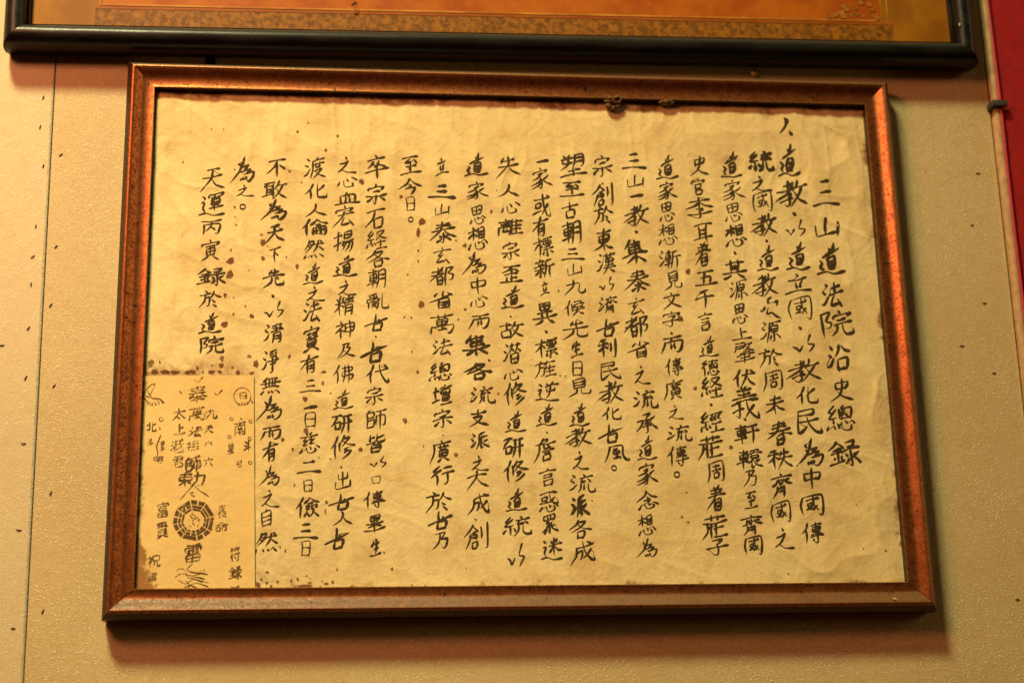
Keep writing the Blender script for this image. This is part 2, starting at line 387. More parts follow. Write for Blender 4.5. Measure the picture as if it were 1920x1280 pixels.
# ------------------------------------------------------------------ writing data
GLYPHS = {
    '一': [[0, 80, 40, 32, 80, 0]],
    '三': [[27, 6, 53, 0], [24, 40, 56, 34], [0, 80, 36, 70, 80, 74]],
    '上': [[38, 0, 38, 71], [40, 32, 63, 23], [0, 80, 80, 64]],
    '下': [[0, 17, 80, 0], [38, 11, 38, 80], [43, 31, 61, 42]],
    '不': [[6, 15, 80, 0], [44, 9, 36, 32, 0, 64], [45, 27, 44, 80], [54, 28, 78, 42]],
    '世': [[38, 0, 36, 41], [0, 60, 40, 37, 80, 17], [50, 22, 48, 34], [33, 45, 30, 80], [33, 50, 61, 39, 55, 72], [30, 80, 58, 72]],
    '丙': [[0, 16, 80, 0], [11, 32, 9, 80], [11, 33, 73, 20, 69, 67, 57, 73], [40, 10, 39, 36, 21, 62], [40, 37, 55, 53]],
    '中': [[0, 23, 6, 51], [0, 24, 80, 11, 75, 40], [6, 48, 75, 38], [41, 0, 40, 80]],
    '乃': [[15, 11, 70, 0, 50, 31, 80, 28, 72, 65, 58, 75, 49, 70], [40, 10, 35, 45, 0, 80]],
    '之': [[30, 0, 36, 11], [6, 40, 28, 32, 44, 21, 28, 52, 0, 80], [0, 80, 18, 69, 40, 80, 80, 79]],
    '九': [[4, 30, 56, 15, 55, 59, 65, 68, 80, 62, 80, 48], [34, 0, 32, 35, 0, 80]],
    '亂': [[34, 3, 8, 13], [8, 18, 14, 23], [23, 15, 27, 21], [38, 10, 33, 20], [18, 26, 39, 20, 21, 38], [0, 34, 0, 52], [0, 35, 45, 25, 40, 37], [8, 47, 8, 80], [8, 48, 41, 40, 40, 73], [16, 54, 37, 48, 18, 70], [18, 55, 38, 70], [55, 0, 55, 59, 64, 70, 80, 65, 80, 53]],
    '二': [[22, 10, 59, 0], [0, 80, 38, 69, 80, 74]],
    '五': [[11, 13, 69, 0], [38, 8, 30, 74], [19, 42, 58, 30, 53, 69], [0, 80, 80, 65]],
    '人': [[41, 0, 37, 30, 22, 59, 0, 80], [33, 33, 47, 52, 80, 68]],
    '今': [[40, 0, 28, 27, 0, 51], [40, 5, 56, 25, 80, 36], [34, 32, 43, 37], [25, 53, 58, 43, 42, 80]],
    '代': [[25, 3, 17, 27, 0, 49], [17, 29, 17, 80], [30, 32, 78, 14], [43, 0, 50, 35, 67, 65, 80, 69, 78, 53], [60, 1, 70, 7]],
    '以': [[0, 54, 15, 61], [16, 60, 21, 76, 37, 48], [69, 0, 58, 29, 56, 43], [56, 43, 80, 45, 72, 62, 58, 80]],
    '伏': [[25, 2, 17, 25, 0, 47], [17, 28, 17, 80], [32, 28, 80, 14], [50, 0, 47, 35, 27, 79], [50, 31, 61, 53, 80, 67], [63, 2, 72, 8]],
    '佛': [[26, 3, 16, 26, 0, 45], [16, 29, 16, 80], [36, 18, 78, 8, 74, 23, 40, 32], [40, 32, 37, 50, 80, 40, 76, 60, 66, 60], [49, 3, 48, 47, 39, 76], [63, 0, 63, 76]],
    '修': [[24, 3, 17, 24, 0, 43], [15, 28, 15, 80], [30, 23, 30, 57], [46, 0, 41, 13, 33, 27], [42, 11, 63, 6, 50, 23, 34, 41], [41, 18, 56, 29, 80, 33], [55, 39, 43, 48], [61, 46, 44, 59], [69, 51, 53, 67, 37, 79]],
    '候': [[24, 1, 15, 25, 0, 44], [15, 28, 15, 80], [30, 20, 30, 59], [39, 9, 67, 0, 65, 14], [36, 24, 78, 11], [44, 23, 37, 39], [41, 34, 72, 25], [34, 51, 80, 37], [53, 32, 48, 58, 32, 78], [53, 49, 65, 62, 80, 67]],
    '倫': [[24, 4, 15, 26, 0, 45], [15, 29, 15, 80], [47, 0, 40, 15, 28, 29], [48, 3, 61, 15, 80, 19], [40, 30, 58, 25], [36, 40, 36, 77], [36, 42, 74, 32, 74, 68, 67, 71], [37, 57, 72, 48], [46, 40, 46, 71], [58, 37, 58, 68]],
    '傳': [[22, 4, 15, 25, 0, 42], [15, 26, 15, 80], [34, 13, 70, 2], [38, 20, 39, 37], [38, 20, 65, 13, 63, 31], [39, 28, 63, 22], [39, 37, 63, 31], [50, 0, 50, 41], [33, 47, 72, 37], [30, 57, 80, 44], [56, 42, 56, 70, 50, 77, 43, 71], [39, 62, 43, 68]],
    '儉': [[24, 4, 15, 26, 0, 45], [15, 29, 15, 80], [47, 0, 40, 14, 28, 25], [48, 3, 61, 14, 80, 16], [40, 26, 58, 20], [34, 35, 36, 47], [34, 36, 44, 31, 43, 44], [53, 32, 55, 44], [53, 33, 72, 26, 69, 39], [39, 51, 37, 63, 28, 78], [39, 60, 46, 74], [61, 46, 58, 59, 48, 75], [61, 55, 78, 70]],
    '先': [[34, 6, 23, 25], [24, 21, 61, 10], [42, 0, 41, 32], [0, 44, 80, 24], [35, 37, 31, 57, 4, 80], [47, 32, 47, 56, 54, 66, 74, 62, 78, 50]],
    '入': [[34, 0, 41, 8, 30, 48, 0, 80], [38, 15, 50, 50, 80, 70]],
    '六': [[55, 38, 78, 67], [22, 44, 23, 45, 16, 58, 2, 80], [36, 0, 42, 11, 45, 12], [0, 29, 80, 16]],
    '其': [[10, 21, 70, 7], [28, 4, 28, 52], [52, 0, 50, 47], [30, 29, 50, 23], [30, 39, 50, 33], [0, 58, 80, 41], [30, 61, 20, 71, 4, 80], [48, 55, 69, 69]],
    '出': [[39, 0, 39, 71], [15, 14, 17, 37, 63, 27], [65, 5, 63, 30], [0, 48, 2, 80, 75, 66], [80, 37, 78, 70]],
    '利': [[40, 5, 12, 17], [0, 33, 46, 20], [27, 12, 27, 80], [27, 32, 4, 57], [31, 33, 45, 41], [59, 17, 59, 52], [80, 0, 80, 69, 68, 75]],
    '創': [[32, 6, 19, 27, 0, 43], [32, 10, 48, 24], [25, 34, 40, 29], [21, 40, 19, 56, 6, 80], [23, 41, 42, 36, 41, 51], [23, 47, 41, 43], [27, 62, 28, 79], [27, 62, 44, 56, 43, 74], [28, 78, 43, 73], [59, 13, 59, 48], [80, 0, 80, 68, 70, 74]],
    '勅': [[1, 18, 39, 12], [47, 21, 79, 16, 80, 17, 79, 48, 76, 67, 74, 70, 68, 73, 64, 74, 58, 72], [20, 48, 38, 45, 37, 26, 2, 32, 2, 50, 20, 48], [59, 0, 58, 31, 55, 50, 47, 67, 39, 76], [20, 5, 20, 80], [0, 75, 13, 60, 20, 55, 27, 56, 37, 63]],
    '化': [[28, 1, 19, 29, 0, 53], [19, 31, 19, 80], [68, 6, 39, 39], [44, 0, 44, 57, 51, 70, 74, 66, 80, 50]],
    '北': [[49, 31, 56, 28, 76, 11], [1, 30, 25, 26], [0, 72, 25, 60], [49, 0, 49, 71, 50, 73, 54, 74, 76, 70, 79, 65, 80, 56, 77, 49], [25, 4, 25, 80]],
    '千': [[58, 0, 22, 16], [0, 46, 80, 26], [40, 11, 40, 80]],
    '卒': [[38, 0, 42, 7], [11, 21, 70, 7], [30, 22, 22, 36, 8, 47], [30, 32, 38, 40], [50, 17, 43, 31, 37, 42], [48, 29, 72, 39], [0, 61, 80, 43], [40, 45, 40, 80]],
    '南': [[27, 34, 32, 39], [54, 29, 49, 42], [18, 62, 62, 55], [40, 0, 40, 24], [40, 44, 40, 74], [0, 14, 80, 2], [20, 47, 60, 40], [6, 80, 6, 30, 40, 24, 73, 19, 75, 20, 74, 68, 70, 71, 57, 72]],
    '及': [[19, 9, 53, 0, 42, 26, 61, 23, 41, 56, 10, 80], [30, 10, 24, 45, 0, 79], [32, 40, 47, 60, 80, 70]],
    '口': [[0, 7, 8, 80], [0, 9, 80, 0, 72, 73], [8, 77, 72, 71]],
    '古': [[0, 30, 80, 10], [39, 0, 39, 40], [20, 45, 24, 80], [22, 46, 60, 36, 56, 72], [24, 78, 56, 70]],
    '史': [[19, 16, 22, 38], [19, 17, 61, 5, 58, 28], [22, 36, 58, 28], [42, 0, 40, 34, 30, 58, 0, 80], [28, 45, 46, 62, 80, 70]],
    '各': [[34, 0, 25, 20, 0, 41], [33, 10, 58, 3, 40, 29, 8, 53], [30, 18, 47, 33, 80, 38], [27, 52, 30, 80], [27, 53, 56, 44, 52, 72], [30, 77, 53, 70]],
    '君': [[0, 26, 80, 14], [11, 9, 68, 0, 69, 30, 67, 32, 9, 41], [35, 6, 34, 18, 31, 23, 28, 36, 23, 40, 18, 52, 21, 55, 21, 80], [0, 68, 17, 54, 71, 46, 71, 68, 21, 76]],
    '周': [[15, 10, 13, 50, 0, 80], [15, 12, 80, 0, 80, 63, 68, 71], [32, 23, 64, 16], [46, 12, 46, 33], [28, 37, 68, 27], [35, 47, 36, 65], [35, 47, 59, 41, 57, 59], [36, 65, 57, 59]],
    '命': [[18, 21, 22, 26, 52, 21, 58, 13], [57, 64, 68, 61, 69, 34, 45, 37, 44, 80], [6, 72, 27, 68, 28, 41, 6, 45, 6, 80], [0, 32, 17, 21, 38, 0, 52, 10, 63, 15, 74, 18, 80, 15]],
    '國': [[8, 15, 0, 45, 8, 80], [10, 15, 41, 5, 75, 0, 80, 36, 76, 74, 63, 69], [20, 26, 61, 16], [26, 36, 28, 48], [26, 36, 40, 33, 40, 45], [28, 48, 40, 44], [20, 59, 41, 52], [44, 11, 48, 37, 65, 58], [61, 38, 43, 59], [55, 9, 63, 13]],
    '塑': [[11, 9, 17, 16], [32, 5, 25, 15], [4, 23, 39, 13], [10, 25, 11, 37], [11, 37, 37, 29], [25, 18, 24, 38, 4, 55], [46, 6, 44, 29, 38, 46], [46, 7, 70, 0, 70, 36, 61, 43], [47, 17, 69, 12], [47, 29, 69, 24], [25, 60, 60, 49], [40, 45, 40, 72], [0, 80, 80, 63]],
    '壇': [[4, 33, 30, 24], [17, 11, 17, 66], [0, 73, 33, 58], [50, 0, 55, 6], [34, 15, 80, 3], [39, 21, 39, 38], [39, 22, 72, 13, 70, 31], [46, 23, 46, 31, 61, 27], [39, 38, 70, 31], [42, 45, 43, 67], [42, 47, 69, 39, 67, 61], [43, 56, 67, 50], [43, 67, 67, 61], [34, 80, 80, 68]],
    '大': [[2, 32, 76, 14], [39, 0, 36, 31, 0, 80], [39, 31, 52, 53, 80, 67]],
    '天': [[19, 10, 61, 0], [6, 36, 72, 20], [39, 6, 35, 38, 0, 80], [38, 35, 51, 57, 80, 69]],
    '太': [[27, 60, 44, 72], [27, 60, 30, 59, 27, 60], [39, 25, 43, 29, 50, 44, 59, 56, 74, 67, 80, 66], [0, 80, 3, 80, 8, 77, 23, 62, 27, 60], [39, 25, 39, 25], [39, 0, 39, 27, 32, 45, 27, 56, 27, 60], [2, 30, 37, 24, 40, 25, 43, 23, 78, 18]],
    '失': [[27, 5, 15, 26], [24, 19, 63, 8], [4, 44, 78, 26], [41, 0, 39, 34, 0, 80], [41, 37, 55, 56, 80, 67]],
    '奉': [[56, 30, 58, 37, 65, 42, 76, 48, 80, 46], [9, 24, 67, 14], [6, 13, 71, 1], [16, 49, 21, 54, 56, 48], [8, 71, 69, 61], [39, 43, 39, 80], [38, 0, 38, 5, 35, 11, 34, 18, 31, 22, 28, 34], [2, 39, 75, 26], [22, 36, 21, 42, 15, 49, 5, 58, 0, 61]],
    '子': [[19, 11, 58, 0, 41, 25], [41, 23, 43, 47, 41, 72, 34, 80, 25, 75], [0, 49, 80, 29]],
    '字': [[39, 0, 42, 7], [12, 16, 6, 28], [12, 19, 74, 7, 64, 19], [26, 30, 54, 23, 40, 41], [40, 41, 42, 72, 34, 80, 26, 76], [0, 58, 80, 41]],
    '宏': [[41, 0, 46, 7], [16, 17, 9, 29], [16, 20, 76, 7, 65, 19], [18, 39, 80, 24], [43, 23, 33, 48, 0, 80], [44, 45, 33, 74, 71, 63], [61, 53, 80, 73]],
    '宗': [[38, 0, 41, 7], [15, 17, 8, 29], [15, 20, 45, 10, 69, 7, 59, 19], [28, 33, 54, 25], [0, 52, 80, 35], [40, 44, 40, 73, 34, 80, 29, 74], [26, 54, 6, 74], [54, 49, 74, 61]],
    '官': [[40, 0, 43, 7], [7, 18, 0, 31], [7, 21, 80, 6, 69, 20], [25, 33, 27, 80], [27, 35, 59, 26, 55, 43], [29, 50, 55, 43], [29, 59, 65, 52, 61, 73], [29, 78, 61, 71]],
    '家': [[35, 0, 38, 7], [14, 16, 8, 26], [14, 19, 40, 11, 63, 7, 54, 17], [25, 29, 44, 21], [39, 24, 26, 38, 4, 49], [32, 35, 40, 45, 40, 63, 34, 76, 26, 71], [37, 44, 25, 56, 0, 68], [38, 53, 26, 67, 2, 80], [67, 27, 47, 42], [42, 42, 56, 55, 80, 65]],
    '寅': [[39, 0, 42, 6], [5, 16, 0, 27], [5, 19, 78, 5, 67, 17], [20, 29, 64, 19], [24, 34, 26, 57], [24, 36, 60, 28, 58, 50], [40, 25, 40, 54], [26, 46, 58, 39], [26, 57, 58, 50], [28, 63, 0, 80], [50, 59, 80, 72]],
    '富': [[13, 23, 67, 15], [33, 0, 39, 1, 40, 7], [51, 27, 65, 25, 66, 35, 64, 37, 16, 44, 14, 43, 14, 34, 15, 33, 51, 27], [40, 51, 40, 75], [7, 67, 74, 58], [0, 25, 1, 14, 41, 7, 79, 2, 80, 12], [7, 80, 73, 70, 74, 47, 72, 46, 8, 56, 7, 80]],
    '寶': [[41, 0, 45, 5], [9, 14, 2, 25], [9, 17, 80, 3, 69, 15], [16, 27, 42, 21], [30, 21, 30, 38], [16, 41, 43, 33], [49, 20, 73, 15], [60, 17, 60, 33], [48, 28, 73, 22], [49, 35, 75, 30], [22, 45, 24, 66], [22, 46, 63, 38, 60, 60], [24, 52, 60, 45], [24, 58, 60, 51], [24, 66, 60, 59], [35, 66, 22, 73, 0, 80], [49, 63, 78, 70]],
    '山': [[37, 0, 35, 68], [0, 34, 2, 80, 40, 67, 73, 56], [80, 14, 78, 74]],
    '師': [[15, 6, 4, 17], [0, 19, 0, 80], [0, 21, 29, 15, 28, 34], [0, 38, 28, 32], [2, 52, 31, 44, 29, 71], [0, 77, 29, 69], [37, 10, 80, 0], [40, 27, 40, 61], [40, 29, 75, 21, 75, 56, 66, 62], [55, 7, 55, 78]],
    '廣': [[41, 0, 45, 7], [12, 19, 80, 3], [16, 18, 14, 49, 0, 80], [30, 26, 70, 16], [39, 15, 39, 34], [56, 10, 56, 28], [38, 34, 57, 29], [33, 40, 35, 60], [33, 40, 66, 32, 65, 53], [35, 49, 65, 42], [47, 32, 47, 56], [35, 60, 65, 53], [40, 63, 28, 76], [54, 60, 72, 68]],
    '德': [[25, 4, 4, 24], [27, 20, 0, 46], [15, 36, 15, 80], [34, 13, 76, 2], [50, 0, 48, 20], [36, 23, 36, 37], [36, 25, 72, 17, 70, 31], [44, 22, 44, 32], [56, 20, 56, 31], [36, 37, 70, 31], [37, 46, 74, 36], [34, 55, 30, 69], [40, 53, 42, 67, 56, 71, 70, 64, 70, 56], [50, 48, 56, 55], [70, 46, 80, 54]],
    '心': [[8, 38, 0, 75], [25, 30, 27, 67, 40, 80, 63, 68, 61, 46], [38, 11, 44, 30], [58, 0, 80, 20]],
    '念': [[40, 0, 30, 21, 0, 45], [40, 5, 55, 20, 80, 28], [37, 25, 44, 30], [25, 41, 53, 32, 41, 49], [13, 63, 4, 80], [28, 58, 36, 73, 48, 75, 63, 65, 61, 56], [41, 53, 46, 60], [65, 46, 78, 56]],
    '思': [[14, 9, 18, 41], [14, 10, 42, 1, 64, 0, 57, 33], [20, 23, 55, 15], [38, 5, 38, 34], [18, 41, 57, 31], [10, 59, 0, 80], [27, 53, 33, 73, 47, 79, 66, 69, 64, 56], [40, 49, 45, 57], [66, 41, 80, 51]],
    '惑': [[2, 18, 72, 3], [10, 27, 12, 41], [10, 29, 32, 23, 30, 37], [12, 41, 30, 37], [0, 53, 38, 42], [42, 2, 46, 28, 65, 45, 78, 44, 78, 34], [65, 21, 43, 43], [57, 0, 66, 5], [15, 63, 2, 80], [29, 60, 35, 75, 49, 77, 66, 67, 65, 58], [41, 54, 46, 61], [66, 48, 80, 56]],
    '想': [[0, 24, 36, 13], [21, 3, 21, 46], [21, 20, 0, 43], [23, 23, 36, 31], [42, 6, 44, 41], [42, 8, 66, 0, 66, 35], [44, 18, 64, 13], [44, 28, 64, 23], [44, 39, 64, 34], [10, 61, 0, 80], [27, 55, 31, 73, 47, 77, 64, 68, 62, 55], [40, 50, 45, 57], [68, 43, 80, 53]],
    '慈': [[26, 4, 32, 10], [51, 0, 43, 9], [4, 23, 74, 7], [27, 22, 17, 34, 33, 32], [35, 29, 15, 51, 35, 45], [51, 16, 42, 29, 57, 27], [61, 23, 41, 45, 63, 39], [13, 61, 0, 80], [29, 59, 33, 74, 48, 78, 65, 68, 63, 59], [40, 52, 45, 61], [66, 47, 80, 55]],
    '成': [[21, 24, 78, 8], [23, 24, 19, 53, 0, 80], [23, 42, 40, 35, 39, 58, 32, 65], [43, 0, 50, 35, 68, 64, 80, 66, 78, 53], [72, 28, 47, 58], [59, 1, 70, 7]],
    '或': [[4, 25, 76, 7], [14, 38, 15, 57], [14, 40, 35, 33, 34, 51], [15, 57, 34, 51], [0, 79, 41, 61], [44, 1, 50, 44, 67, 76, 80, 80, 80, 65], [70, 33, 44, 73], [61, 0, 72, 7]],
    '承': [[27, 9, 55, 0, 40, 17], [40, 17, 42, 24, 41, 72, 34, 80], [32, 32, 50, 26], [30, 44, 52, 37], [25, 56, 55, 46], [4, 36, 27, 30, 20, 52, 0, 76], [72, 12, 53, 27], [50, 26, 60, 47, 80, 61]],
    '揚': [[0, 32, 33, 22], [19, 7, 19, 78, 10, 74], [0, 64, 33, 46], [41, 7, 42, 32], [41, 9, 70, 0, 68, 25], [42, 18, 68, 13], [42, 32, 68, 25], [36, 43, 80, 30], [45, 41, 35, 61], [42, 50, 76, 40, 70, 72, 61, 80], [52, 48, 38, 77], [65, 45, 48, 78]],
    '支': [[8, 23, 72, 8], [39, 0, 38, 30], [17, 38, 54, 28, 38, 54, 0, 80], [24, 43, 43, 58, 80, 67]],
    '故': [[0, 27, 39, 16], [22, 4, 22, 43], [6, 48, 10, 80], [8, 49, 36, 41, 35, 72], [10, 78, 35, 72], [52, 0, 46, 21, 38, 38], [45, 23, 80, 11], [66, 17, 54, 46, 35, 79], [43, 35, 57, 57, 80, 70]],
    '教': [[20, 20, 42, 10], [34, 3, 33, 34], [2, 42, 47, 22], [44, 6, 32, 40, 0, 68], [20, 49, 38, 42, 32, 54], [33, 53, 34, 70, 28, 80, 20, 75], [10, 70, 42, 54], [56, 0, 52, 16, 42, 35], [48, 23, 78, 12], [67, 18, 56, 46, 38, 79], [46, 31, 58, 55, 80, 68]],
    '敢': [[8, 17, 40, 7], [27, 12, 8, 30], [13, 29, 39, 21], [15, 30, 15, 70], [36, 23, 36, 80], [17, 41, 36, 35], [17, 53, 36, 48], [0, 72, 41, 56], [55, 0, 50, 19, 42, 34], [50, 21, 80, 11], [69, 15, 56, 44, 40, 78], [47, 33, 60, 56, 80, 70]],
    '文': [[36, 0, 40, 8], [0, 26, 76, 9], [53, 16, 38, 46, 0, 80], [21, 25, 40, 50, 80, 69]],
    '斗': [[15, 14, 19, 12, 36, 18], [7, 37, 8, 36, 27, 42], [55, 0, 55, 80], [0, 70, 80, 46]],
    '新': [[22, 4, 28, 9], [6, 20, 40, 10], [15, 22, 19, 29], [36, 17, 30, 28], [0, 39, 42, 27], [4, 51, 40, 40], [25, 35, 25, 80, 17, 76], [20, 52, 4, 71], [30, 51, 39, 61], [70, 0, 47, 11], [47, 11, 47, 44, 40, 78], [48, 32, 80, 22], [63, 29, 63, 76]],
    '於': [[20, 0, 27, 9], [0, 23, 41, 10], [22, 19, 19, 48, 0, 80], [22, 35, 38, 30, 36, 61, 28, 70], [55, 0, 47, 20, 39, 34], [53, 11, 65, 21, 80, 26], [48, 40, 58, 49], [50, 57, 65, 70]],
    '旌': [[20, 4, 27, 9], [2, 23, 39, 12], [20, 21, 17, 51, 0, 80], [20, 37, 36, 32, 33, 64, 25, 73], [48, 0, 43, 13, 38, 23], [43, 14, 78, 4], [47, 24, 41, 37], [44, 35, 76, 27], [43, 50, 74, 42], [58, 20, 58, 67], [38, 74, 80, 64]],
    '日': [[0, 3, 2, 80], [0, 5, 80, 0, 78, 77], [5, 37, 75, 34], [5, 75, 75, 71]],
    '星': [[12, 22, 69, 13], [14, 48, 11, 50, 4, 58, 0, 59], [14, 48, 74, 40], [2, 80, 80, 68], [41, 39, 41, 74], [12, 63, 70, 54], [15, 34, 68, 26, 69, 25, 69, 0, 13, 9, 12, 10, 12, 33, 15, 34, 17, 40, 14, 48]],
    '春': [[19, 14, 61, 3], [15, 24, 63, 12], [4, 38, 76, 19], [39, 0, 32, 31, 0, 58], [42, 28, 55, 37, 80, 40], [30, 49, 32, 80], [32, 50, 52, 42, 50, 74], [33, 62, 50, 56], [33, 77, 50, 71]],
    '有': [[0, 29, 80, 6], [39, 0, 30, 28, 0, 60], [32, 36, 32, 80], [32, 36, 58, 25, 58, 66, 50, 75, 44, 71], [33, 48, 56, 41], [33, 59, 56, 52]],
    '朝': [[4, 19, 44, 8], [27, 2, 27, 80], [12, 28, 14, 54], [12, 30, 41, 21, 40, 47], [14, 41, 40, 34], [14, 54, 40, 47], [0, 70, 45, 56], [52, 6, 51, 47, 42, 80], [52, 8, 80, 0, 80, 68, 70, 76], [54, 26, 78, 20], [54, 42, 78, 36]],
    '末': [[19, 21, 63, 8], [4, 42, 76, 22], [40, 0, 40, 80], [39, 35, 27, 55, 0, 72], [42, 36, 56, 50, 80, 60]],
    '李': [[8, 22, 70, 5], [39, 0, 39, 41], [38, 19, 25, 34, 0, 48], [42, 18, 55, 29, 80, 34], [28, 48, 50, 41, 39, 55], [39, 54, 42, 60, 41, 76, 34, 80], [4, 69, 78, 50]],
    '東': [[10, 18, 70, 4], [20, 28, 24, 53], [20, 30, 60, 19, 56, 45], [24, 41, 56, 33], [24, 53, 56, 45], [40, 0, 40, 80], [38, 53, 24, 68, 0, 80], [42, 51, 56, 63, 80, 68]],
    '標': [[2, 29, 38, 18], [24, 7, 24, 80], [22, 30, 0, 57], [25, 32, 36, 41], [40, 11, 78, 0], [43, 17, 43, 32], [43, 19, 74, 12, 72, 27], [52, 6, 52, 28], [61, 5, 61, 27], [43, 32, 72, 27], [44, 43, 70, 35], [39, 53, 80, 42], [56, 47, 56, 75, 48, 72], [44, 58, 38, 72], [67, 53, 80, 62]],
    '歪': [[13, 12, 70, 0], [42, 6, 32, 23, 10, 37], [40, 14, 40, 36], [46, 16, 65, 24], [17, 46, 61, 34], [40, 40, 40, 71], [41, 56, 60, 51], [25, 54, 25, 74], [0, 80, 80, 66]],
    '民': [[0, 10, 55, 0, 51, 19], [2, 25, 51, 17], [2, 8, 0, 80, 30, 58], [5, 44, 70, 29], [30, 21, 40, 50, 62, 71, 80, 72, 77, 58]],
    '沿': [[11, 6, 20, 14], [4, 31, 15, 38], [0, 72, 11, 66, 25, 42], [44, 1, 40, 22, 30, 38], [53, 0, 63, 14, 80, 17], [38, 47, 40, 80], [39, 48, 72, 38, 67, 73], [40, 78, 67, 71]],
    '法': [[13, 8, 22, 16], [4, 34, 15, 42], [0, 78, 11, 73, 27, 46], [36, 22, 69, 10], [48, 0, 48, 36], [28, 45, 80, 28], [47, 40, 34, 79, 67, 66], [56, 57, 70, 80]],
    '泰': [[19, 14, 60, 3], [15, 25, 63, 12], [4, 39, 76, 20], [39, 0, 33, 33, 0, 70], [41, 28, 55, 45, 80, 55], [40, 43, 40, 74, 34, 80], [27, 53, 33, 58], [34, 64, 17, 78], [56, 46, 44, 56], [43, 59, 63, 69]],
    '派': [[11, 10, 20, 17], [4, 32, 15, 39], [0, 69, 11, 63, 25, 42], [67, 0, 39, 13], [39, 13, 38, 46, 25, 80], [72, 16, 46, 25], [47, 24, 47, 72, 56, 63], [48, 36, 58, 54, 80, 68], [74, 31, 58, 43]],
    '流': [[11, 8, 20, 16], [4, 33, 15, 40], [0, 72, 11, 65, 25, 44], [44, 0, 48, 8], [32, 21, 72, 6], [46, 17, 36, 37, 53, 29], [56, 22, 65, 31], [38, 43, 36, 64, 28, 80], [47, 40, 46, 70], [60, 36, 60, 65, 67, 76, 80, 71, 80, 57]],
    '淨': [[11, 10, 20, 17], [4, 33, 15, 39], [0, 72, 11, 66, 24, 43], [67, 0, 37, 13], [36, 18, 40, 24], [46, 13, 50, 20], [69, 7, 60, 19], [38, 32, 67, 23, 65, 45], [30, 44, 80, 31], [38, 53, 65, 45], [50, 27, 52, 73, 43, 80, 39, 75]],
    '清': [[11, 9, 20, 16], [4, 32, 15, 38], [0, 72, 11, 66, 24, 42], [33, 14, 72, 2], [36, 23, 70, 13], [28, 37, 80, 22], [50, 0, 50, 30], [38, 42, 36, 80], [38, 43, 67, 34, 67, 71, 58, 75], [39, 54, 67, 47], [39, 65, 67, 58]],
    '渡': [[11, 8, 20, 15], [4, 31, 15, 37], [0, 70, 11, 64, 24, 43], [48, 0, 53, 6], [33, 17, 78, 4], [34, 18, 34, 46, 24, 80], [37, 30, 76, 19], [44, 21, 46, 39], [61, 17, 60, 36], [46, 39, 60, 35], [38, 52, 67, 41, 52, 60, 33, 79], [41, 53, 55, 64, 80, 71]],
    '源': [[11, 9, 20, 16], [4, 30, 15, 36], [0, 69, 11, 63, 25, 43], [33, 12, 80, 0], [36, 12, 34, 43, 24, 80], [52, 9, 46, 18], [41, 22, 42, 43], [41, 22, 67, 15, 65, 39], [42, 32, 65, 27], [42, 43, 65, 37], [53, 42, 53, 71, 47, 76], [43, 52, 37, 69], [63, 47, 76, 59]],
    '漢': [[11, 10, 20, 16], [4, 32, 15, 38], [0, 71, 11, 65, 25, 42], [32, 15, 78, 4], [42, 3, 42, 21], [61, 0, 60, 17], [38, 26, 39, 40], [38, 28, 69, 21, 67, 33], [39, 39, 67, 33], [37, 49, 70, 40], [30, 61, 80, 48], [50, 20, 50, 47, 40, 67, 25, 80], [52, 55, 63, 65, 80, 71]],
    '漸': [[8, 8, 15, 15], [0, 31, 11, 37], [0, 70, 8, 64, 20, 43], [24, 17, 43, 10], [34, 2, 34, 80], [25, 26, 27, 50], [25, 28, 42, 22, 41, 44], [27, 38, 41, 33], [27, 50, 41, 44], [20, 65, 46, 53], [69, 0, 50, 10], [52, 8, 50, 43, 43, 77], [52, 30, 80, 22], [65, 27, 65, 76]],
    '潛': [[10, 9, 19, 16], [2, 32, 14, 39], [0, 72, 10, 66, 23, 42], [29, 14, 47, 7], [39, 4, 38, 24, 28, 40], [39, 23, 45, 31], [51, 11, 78, 3], [63, 0, 61, 21, 51, 36], [63, 19, 80, 28], [35, 45, 37, 80], [35, 47, 67, 38, 65, 73], [38, 61, 65, 54], [38, 78, 65, 72]],
    '濟': [[11, 8, 20, 15], [4, 31, 15, 37], [0, 68, 11, 62, 25, 40], [48, 0, 53, 6], [32, 17, 80, 4], [41, 17, 38, 33, 30, 38], [44, 16, 46, 28], [53, 13, 56, 24, 46, 33], [63, 14, 69, 24, 80, 27], [38, 42, 37, 60, 28, 80], [61, 37, 61, 75], [39, 51, 61, 44], [39, 62, 61, 55]],
    '為': [[47, 0, 41, 17], [23, 21, 31, 27], [28, 38, 63, 25, 48, 40], [44, 13, 31, 46, 0, 80], [35, 49, 70, 36, 56, 52], [45, 56, 80, 46, 78, 64, 63, 78, 54, 73], [35, 68, 37, 76], [43, 65, 45, 73], [51, 62, 54, 69]],
    '無': [[27, 0, 11, 23], [20, 12, 67, 1], [0, 34, 80, 15], [22, 15, 24, 50], [36, 12, 36, 47], [46, 8, 46, 44], [60, 5, 58, 40], [8, 54, 74, 38], [15, 63, 4, 80], [33, 62, 36, 73], [46, 58, 50, 70], [63, 54, 78, 67]],
    '然': [[24, 4, 4, 41], [23, 10, 41, 5, 32, 29, 6, 53], [23, 18, 32, 23], [17, 26, 26, 33], [43, 20, 80, 11], [59, 2, 54, 26, 39, 51], [58, 25, 80, 41], [65, 0, 74, 7], [8, 65, 0, 80], [29, 65, 32, 73], [45, 60, 50, 71], [65, 55, 80, 67]],
    '玄': [[38, 0, 42, 10], [0, 31, 80, 11], [40, 22, 22, 47, 45, 39], [46, 34, 14, 79, 60, 65], [54, 55, 74, 80]],
    '生': [[27, 8, 8, 38], [20, 26, 65, 14], [41, 0, 40, 70], [22, 50, 61, 38], [0, 80, 80, 62]],
